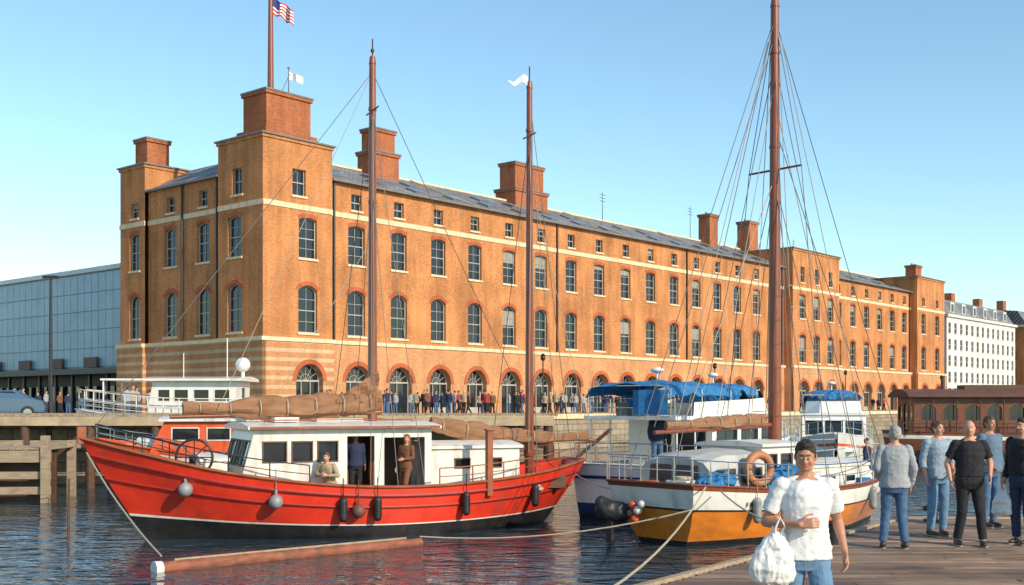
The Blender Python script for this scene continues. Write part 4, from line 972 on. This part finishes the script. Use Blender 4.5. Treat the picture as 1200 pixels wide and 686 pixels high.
# ------------------------------------------------------------------ people
def skinm(n,c): return mat('skin_'+n,c,.5,var=.08,vscale=12)
SK=[skinm('a',(.52,.26,.165)),skinm('b',(.42,.20,.12)),skinm('c',(.30,.15,.09))]
def clothm(n,c): return mat('cloth_'+n,c,.9,var=.10,vscale=9,bump=.35,bscale=22)
jeans=mat('jeans',(.06,.125,.235),.9,var=.3,vscale=7,bump=.3,bscale=80); jeansl=mat('jeans_light',(.11,.21,.34),.9,var=.28,vscale=7,bump=.3,bscale=80)
CL=dict(white=clothm('white',(.66,.67,.68)),grey=clothm('grey',(.30,.315,.34)),black=clothm('black',(.014,.014,.018)),denim=clothm('denim_shirt',(.10,.16,.235)),pale=clothm('pale_denim',(.25,.33,.40)),brown=clothm('brown',(.17,.07,.035)),navy=clothm('navy',(.02,.03,.07)),red=clothm('red',(.35,.04,.03)),tan=clothm('tan',(.38,.28,.18)),teal=clothm('teal',(.04,.16,.18)))
HR=dict(dark=mat('hair_dark',(.022,.014,.010),.6,var=.4,vscale=40,bump=.5,bscale=120),grey=mat('hair_grey',(.36,.35,.33),.7,var=.3,vscale=40,bump=.5,bscale=120),brown=mat('hair_brown',(.09,.045,.022),.6,var=.4,vscale=40,bump=.5),ginger=mat('hair_ginger',(.26,.075,.02),.6,var=.3,vscale=30,bump=.5))
eyew=mat('eye_white',(.5,.46,.42),.3); eyed=mat('eye_dark',(.03,.018,.012),.2); lipm=mat('lips',(.36,.12,.09),.5); shoem=mat('shoe_leather',(.035,.025,.02),.5,var=.3); shoew=mat('shoe_sole',(.25,.24,.22),.7)
def hand(mb,wr,d,n,side,curl=.5,s=1.0,r=.0092):
    wr=V(wr); d=V(d).normalized(); n=V(n); n=(n-d*n.dot(d)).normalized(); l=d.cross(n).normalized()*side
    for k,off in enumerate((-.030,-.010,.011,.030)):
        mb.cap(wr+l*off*.55*s,wr+(d*.085+l*off)*s,.014*s,.0125*s,8)
    lens=(.062,.078,.085,.076)
    for k,off in enumerate((-.031,-.0105,.011,.032)):
        p=wr+(d*.085+l*off)*s; a=curl*.5; ln=lens[k]*s
        for q,f in enumerate((.45,.32,.23)):
            dd=(d*math.cos(a)+n*math.sin(a)+l*off*1.2).normalized(); p2=p+dd*ln*f; rr=r*s*(1-.12*q); mb.cap(p,p2,rr,rr*.92,8); p=p2; a+=curl*(.75+.1*k)
    p=wr+(d*.022+l*.026)*s; dd=(d*.6+l*.75+n*.3).normalized(); p2=p+dd*.042*s; mb.cap(p,p2,.0135*s,.0115*s,8); dd=(d*.85+l*.35+n*.4).normalized(); p3=p2+dd*.032*s; mb.cap(p2,p3,.0115*s,.010*s,8); dd=(d*.9+n*.4).normalized(); mb.cap(p3,p3+dd*.024*s,.010*s,.0085*s,8)
def person(name,loc,yaw,H=1.75,top='white',bot=None,hair='dark',sk=0,sleeve='short',pose=None,vox=.011,fat=1.0,head=(0,0),female=False,parent=None,bald=False,hands=True,lean=(0,0)):
    bot=bot or jeans; P=dict(ls=(.18,0,1.425),rs=(-.18,0,1.425),le=(.235,.03,1.14),re=(-.235,.03,1.14),lh=(.235,-.06,.90),rh=(-.235,-.06,.90),lhip=(.09,0,.91),rhip=(-.09,0,.91),lk=(.10,-.02,.49),rk=(-.10,-.02,.49),la=(.105,.02,.09),ra=(-.105,.02,.09),ln=(-.7,-.2,0),rn=(.7,-.2,0),lcurl=.45,rcurl=.45,ldir=None,rdir=None,lt=-.1,rt=.1)
    if pose: P.update(pose)
    e=empty(name,loc,yaw,parent,H/1.755)
    f=fat; lx,ly=lean
    def T(z): return (lx*max(0,z-.95),ly*max(0,z-.95),z)
    def tor(mb,g,z0=0,z1=9,hem=0):
        S=[(.80,.150,.105),(.88,.168*f,.118*f),(.97,.158*f,.112*f),(1.08,.143*f,.104*f+.012*(f-1)*8),(1.18,.15*f,.112*f),(1.28,.166*f,.122),(1.36,.174,.118),(1.42,.155,.098),(1.465,.105,.074),(1.49,.062,.06)]
        S=[s for s in S if z0<=s[0]<=z1]
        mb.loft([(T(s[0]),s[1]+g+(hem if s[0]<1.0 else 0),s[2]+g+(hem if s[0]<1.0 else 0)) for s in S])
    def sh(k): p=V(P[k]); return p+V((lx*.47,ly*.47,0))
    b=MB(); tor(b,0)
    for S_ in 'lr':
        s_=sh(S_+'s'); el=V(P[S_+'e']); wr=V(P[S_+'h']); b.ell(s_-V((0,0,.01)),(.058,.056,.058)); b.cap(s_,el,.050*f**.5,.039*f**.5); b.cap(el,wr,.040*f**.4,.026)
        b.cap(el.lerp(wr,.12),el.lerp(wr,.4),.043*f**.4,.038)
        if hands:
            d=V(P[S_+'dir']) if P[S_+'dir'] else (wr-el).normalized(); hand(b,wr+d*.005,d,P[S_+'n'],-1 if S_=='l' else 1,P[S_+'curl'],1.0,.0098)
        hp=V(P[S_+'hip']); kn=V(P[S_+'k']); an=V(P[S_+'a']); b.cap(hp,kn,.085*f**.5,.056); b.cap(kn,an,.055,.036); b.cap(kn.lerp(an,.15)+V((0,.01,0)),kn.lerp(an,.4)+V((0,.015,0)),.055,.05)
    b.cap(V(T(1.43)),V(T(1.56)),.058*f**.3,.052*f**.3)
    for s_ in(-1,1): b.cap(V(T(1.49))+V((s_*.045,.01,0)),V(T(1.44))+V((s_*.12,.01,0)),.035,.03)
    hy,hp_=head; hc=V(T(1.56)); Mh=Matrix.Rotation(hy,3,'Z')@Matrix.Rotation(hp_,3,'X')
    def hp3(x,y,z): return hc+Mh@V((x,y,z-1.56))
    b.ell(hp3(0,.008,1.655),(.072,.092,.098),18,12,M=Mh); b.ell(hp3(0,-.028,1.60),(.055,.058,.068),14,10,M=Mh); b.ell(hp3(0,-.055,1.565),(.03,.028,.022),M=Mh)
    b.cap(hp3(0,-.083,1.652),hp3(0,-.106,1.618),.008,.013,8); b.ell(hp3(0,-.076,1.673),(.045,.014,.009),M=Mh)
    b.ell(hp3(.012,-.098,1.614),(.009,.010,.008),8,6,M=Mh); b.ell(hp3(-.012,-.098,1.614),(.009,.010,.008),8,6,M=Mh)
    for s_ in(-1,1): b.ell(hp3(s_*.074,.012,1.635),(.012,.018,.03),10,8,M=Mh); b.ell(hp3(s_*.036,-.06,1.61),(.022,.022,.025),M=Mh); b.cap(hp3(s_*.058,-.005,1.59),hp3(s_*.025,-.055,1.56),.018,.016,8)
    remesh(b,'body',SK[sk],e,vox,3 if vox>.01 else 2)
    if vox<.02:
        m2=MB()
        for s_ in(-1,1): m2.ell(hp3(s_*.029,-.0785,1.643),(.0115,.010,.0058),10,8,0,Mh); m2.ell(hp3(s_*.029,-.086,1.643),(.0048,.005,.005),8,6,1,Mh); m2.cap(hp3(s_*.016,-.092,1.668),hp3(s_*.043,-.081,1.669),.0034,.0022,6,2)
        m2.ell(hp3(0,-.086,1.588),(.022,.008,.0055),12,8,3,Mh)
        m2.obj('face_features',[eyew,eyed,HR[hair],lipm],e,True)
    h=MB()
    if not bald:
        h.ell(hp3(0,.020,1.684),(.077,.094,.084),18,12,M=Mh); h.ell(hp3(0,.05,1.645),(.073,.062,.085),M=Mh); h.ell(hp3(0,-.018,1.733),(.056,.060,.030),M=Mh)
        for s_ in(-1,1): h.ell(hp3(s_*.069,-.008,1.665),(.009,.022,.038),M=Mh)
    else:
        h.ell(hp3(0,.045,1.645),(.0755,.066,.075),M=Mh)
    if female: h.ell(hp3(0,.06,1.56),(.08,.05,.14),M=Mh); h.ell(hp3(.06,.01,1.56),(.028,.04,.12),M=Mh); h.ell(hp3(-.06,.01,1.56),(.028,.04,.12),M=Mh)
    remesh(h,'hair',HR[hair],e,max(.0065,vox*.7),1,.007,38)
    t=MB(); g=.017 if sleeve=='short' else .024
    tor(t,g,.88 if top!='black' else .92,1.465,.006)
    t.loft([(T(1.40),.13,.10),(T(1.475),.075,.072)])
    for s_ in(-1,1): t.cap(V(T(1.465))+V((s_*.06,.005,0)),V(T(1.43))+V((s_*.14,.005,0)),.042,.045)
    for S_ in 'lr':
        s_=sh(S_+'s'); el=V(P[S_+'e']); wr=V(P[S_+'h']); t.ell(s_-V((0,0,.008)),(.068,.068,.066))
        if sleeve=='short': t.cyl(s_,s_.lerp(el,.72),.064*f**.4,.064*f**.4,16)
        else:
            t.cap(s_,el,.064*f**.4,.052*f**.4); t.cyl(el,el.lerp(wr,.93 if sleeve=='long' else .45),.053*f**.4,.038 if sleeve=='long' else .05,14)
    remesh(t,'shirt' if sleeve=='short' else 'jacket',CL[top],e,vox,2,.006,7,(1,1,.7),fold=.011)
    q_=MB(); tor(q_,.012,.80,.97)
    for S_ in 'lr':
        hp=V(P[S_+'hip']); kn=V(P[S_+'k']); an=V(P[S_+'a']); q_.cap(hp,kn,.096*f**.5,.070); q_.cyl(kn,kn.lerp(an,.97)+V((0,.005,0)),.068,.060,14); q_.ell(hp+V((0,.03,-.02)),(.09,.098,.1))
    remesh(q_,'trousers',bot,e,vox,2,.006,9,(1,1,.6),fold=.009)
    s2=MB()
    for S_ in 'lr':
        an=V(P[S_+'a']); an.z-=.09; k_=P['lt'] if S_=='l' else P['rt']; Mz=Matrix.Rotation(k_,3,'Z')
        s2.ell(an+Mz@V((0,-.06,.042)),(.047,.135,.042),M=Mz); s2.ell(an+Mz@V((0,.03,.06)),(.044,.06,.06),M=Mz)
    remesh(s2,'shoes',shoem,e,max(.01,vox),2)
    m3=MB()
    for S_ in 'lr':
        an=V(P[S_+'a']); an.z-=.09; m3.loft([(an+V((.0,-.055,0.002)),.045,.13),(an+V((0,-.055,.022)),.047,.132)])
    m3.obj('shoe_soles',shoew,e)
    return e
DZ=1.15
fm=person('man_in_white_tshirt',(2.22,8.65,DZ),math.radians(2),1.78,'white',jeansl,'dark',1,'short',
  dict(re=(-.29,.03,1.15),rh=(-.10,-.20,1.15),rdir=(.85,-.3,.15),rn=(.35,.9,-.2),rcurl=.8,le=(.265,.07,1.15),lh=(.27,-.08,.94),ldir=(0,-.3,-.9),ln=(-.9,-.1,0),lk=(.10,-.16,.50),la=(.10,-.20,.10),rk=(-.10,.02,.48),ra=(-.11,.20,.14)),vox=.0068,head=(math.radians(-18),math.radians(10)),fat=1.03)
bag=MB(); bc=V((-.26,-.09,0))
bag.loft([(bc+V((0,0,.70)),.10,.05),(bc+V((-.01,0,.73)),.155,.08),(bc+V((-.015,0,.82)),.165,.095),(bc+V((-.01,0,.94)),.135,.08),(bc+V((.01,0,1.03)),.08,.05),(bc+V((.02,0,1.09)),.04,.025)],24)
plast=mat('white_plastic_bag',(.68,.68,.67),.35,var=.08,vscale=6,bump=.6,bscale=18)
remesh(bag,'shopping_bag',plast,fm,.007,1,.014,12,(1.5,1.5,.5),fold=.02)
bag=MB()
for yy in(-.02,.02): bag.tube([bc+V((-.0,yy,1.05)),bc+V((.0,yy*2,1.12)),bc+V((.035,yy*1.5,1.195)),bc+V((.07,yy*2,1.13)),bc+V((.04,yy,1.06))],.009,8)
bag.obj('bag_handles',plast,fm,True)
person('grey_haired_man',(5.47,16.35,DZ),math.radians(168),1.75,'grey',jeans,'grey',0,'long',dict(lk=(.12,-.02,.49),la=(.16,.0,.09),ra=(-.14,.03,.09),le=(.25,.05,1.16),lh=(.2,-.12,1.0),re=(-.26,.05,1.15)),fat=1.12,head=(math.radians(25),0))
person('man_in_pale_denim_shirt',(6.68,17.95,DZ),math.radians(12),1.80,'pale',jeansl,'brown',0,'half',dict(le=(.25,.03,1.15),lh=(.16,-.16,1.02)),head=(math.radians(20),0))
person('man_in_black_tshirt',(6.66,16.65,DZ),math.radians(-8),1.83,'black',CL['black'],'grey',0,'short',dict(re=(-.29,.04,1.15),rh=(-.27,-.08,.92),le=(.29,.04,1.16),lh=(.24,-.14,.97),la=(.17,-.04,.09),ra=(-.15,.04,.09),lk=(.13,-.06,.49)),fat=1.12,bald=True,head=(math.radians(-12),0))
person('man_in_denim_jacket',(8.02,19.2,DZ),math.radians(25),1.86,'denim',jeans,'brown',1,'long',dict(re=(-.25,.02,1.15),rh=(-.2,-.16,1.0)),fat=1.06)
p6=person('man_with_white_bag',(7.5,16.8,DZ),math.radians(-60),1.86,'black',CL['navy'],'dark',0,'long',dict(le=(.24,.0,1.14),lh=(.23,-.05,.9)),fat=1.08)
bag=MB(); bag.loft([((-.26,-.07,.38),.10,.06),((-.26,-.07,.42),.16,.1),((-.26,-.07,.58),.15,.1),((-.25,-.07,.72),.08,.05),((-.245,-.07,.82),.03,.03)],20); remesh(bag,'shopping_bag',plast,p6,.012,1,.014,12,fold=.02)
def onb(e,ang,x,y,z):
    c,s=math.cos(ang),math.sin(ang); return (e.location.x+c*x-s*y, e.location.y+s*x+c*y, z)
person('woman_on_ketch',onb(rb,AR,5.55,1.55,.80),math.radians(-35),1.68,'brown',CL['brown'],'ginger',0,'long',dict(le=(.24,.0,1.15),lh=(.1,-.18,1.12),re=(-.24,.03,1.14),lk=(.1,-.12,.5),la=(.08,-.02,.09)),vox=.012,female=True,fat=.92,lean=(.08,0),head=(math.radians(20),0))
person('crewman_in_doorway',onb(rb,AR,6.62,.85,.83),math.radians(15),1.70,'navy',CL['black'],'dark',1,'long',None,vox=.014)
person('crewman_leaning_on_rail',onb(rb,AR,7.45,1.5,.35),math.radians(-20),1.72,'tan',jeans,'brown',0,'long',dict(le=(.3,-.16,1.2),lh=(.1,-.3,1.2),re=(-.3,-.16,1.2),rh=(-.1,-.3,1.22)),vox=.014,lean=(0,-.3))
person('person_on_motor_yacht',(4.1,32.3,1.33),math.radians(10),1.72,'navy',jeans,'brown',0,'long',None,vox=.016)
person('sailor_on_foredeck',onb(sb,AB,8.3,-.5,.95),math.radians(60),1.35,'navy',jeans,'dark',0,'long',dict(lk=(.16,-.3,.62),rk=(-.16,-.3,.62)),vox=.016)
crowd=empty('crowd_of_people')
protos=[]
specs=[('navy','dark','jeans',0),('red','brown','k',1),('grey','dark','jeans',0),('tan','grey','k',0),('black','brown','jeans',1),('navy','dark','k',2),('grey','dark','jeans',0),('brown','ginger','k',0),('black','dark','k',0)]
for i,(tp_,hr,bt,sk_) in enumerate(specs):
    st=dict(lk=(.1,-.1,.5),la=(.1,-.22,.1),ra=(-.1,.2,.12),lh=(.24,.06,.9),rh=(-.24,-.16,.94)) if i%2 else None
    pos=bw(6+i*7+U(-2,2),U(-11,-2),2.5)
    protos.append(person('pedestrian',pos,U(0,6.28),U(1.62,1.85),tp_,jeans if bt=='jeans' else CL['black'],hr,sk_,'long',st,vox=.03,parent=crowd,hands=False))
def clone(src,pos,yaw,sc):
    e=empty('pedestrian',pos,yaw,crowd,sc)
    for c in src.children:
        o=bpy.data.objects.new(c.name.split('.')[0],c.data); COL.objects.link(o); o.parent=e
    return e
for i in range(125):
    if i<100: u=random.choice([U(2,35),U(5,60),U(40,125)]); v=random.choice([U(-12.5,-8),U(-6,-1.2)])
    else: u=U(-25,-4); v=U(-4,22)
    clone(random.choice(protos),bw(u,v,2.5),U(0,6.28),U(.92,1.06))
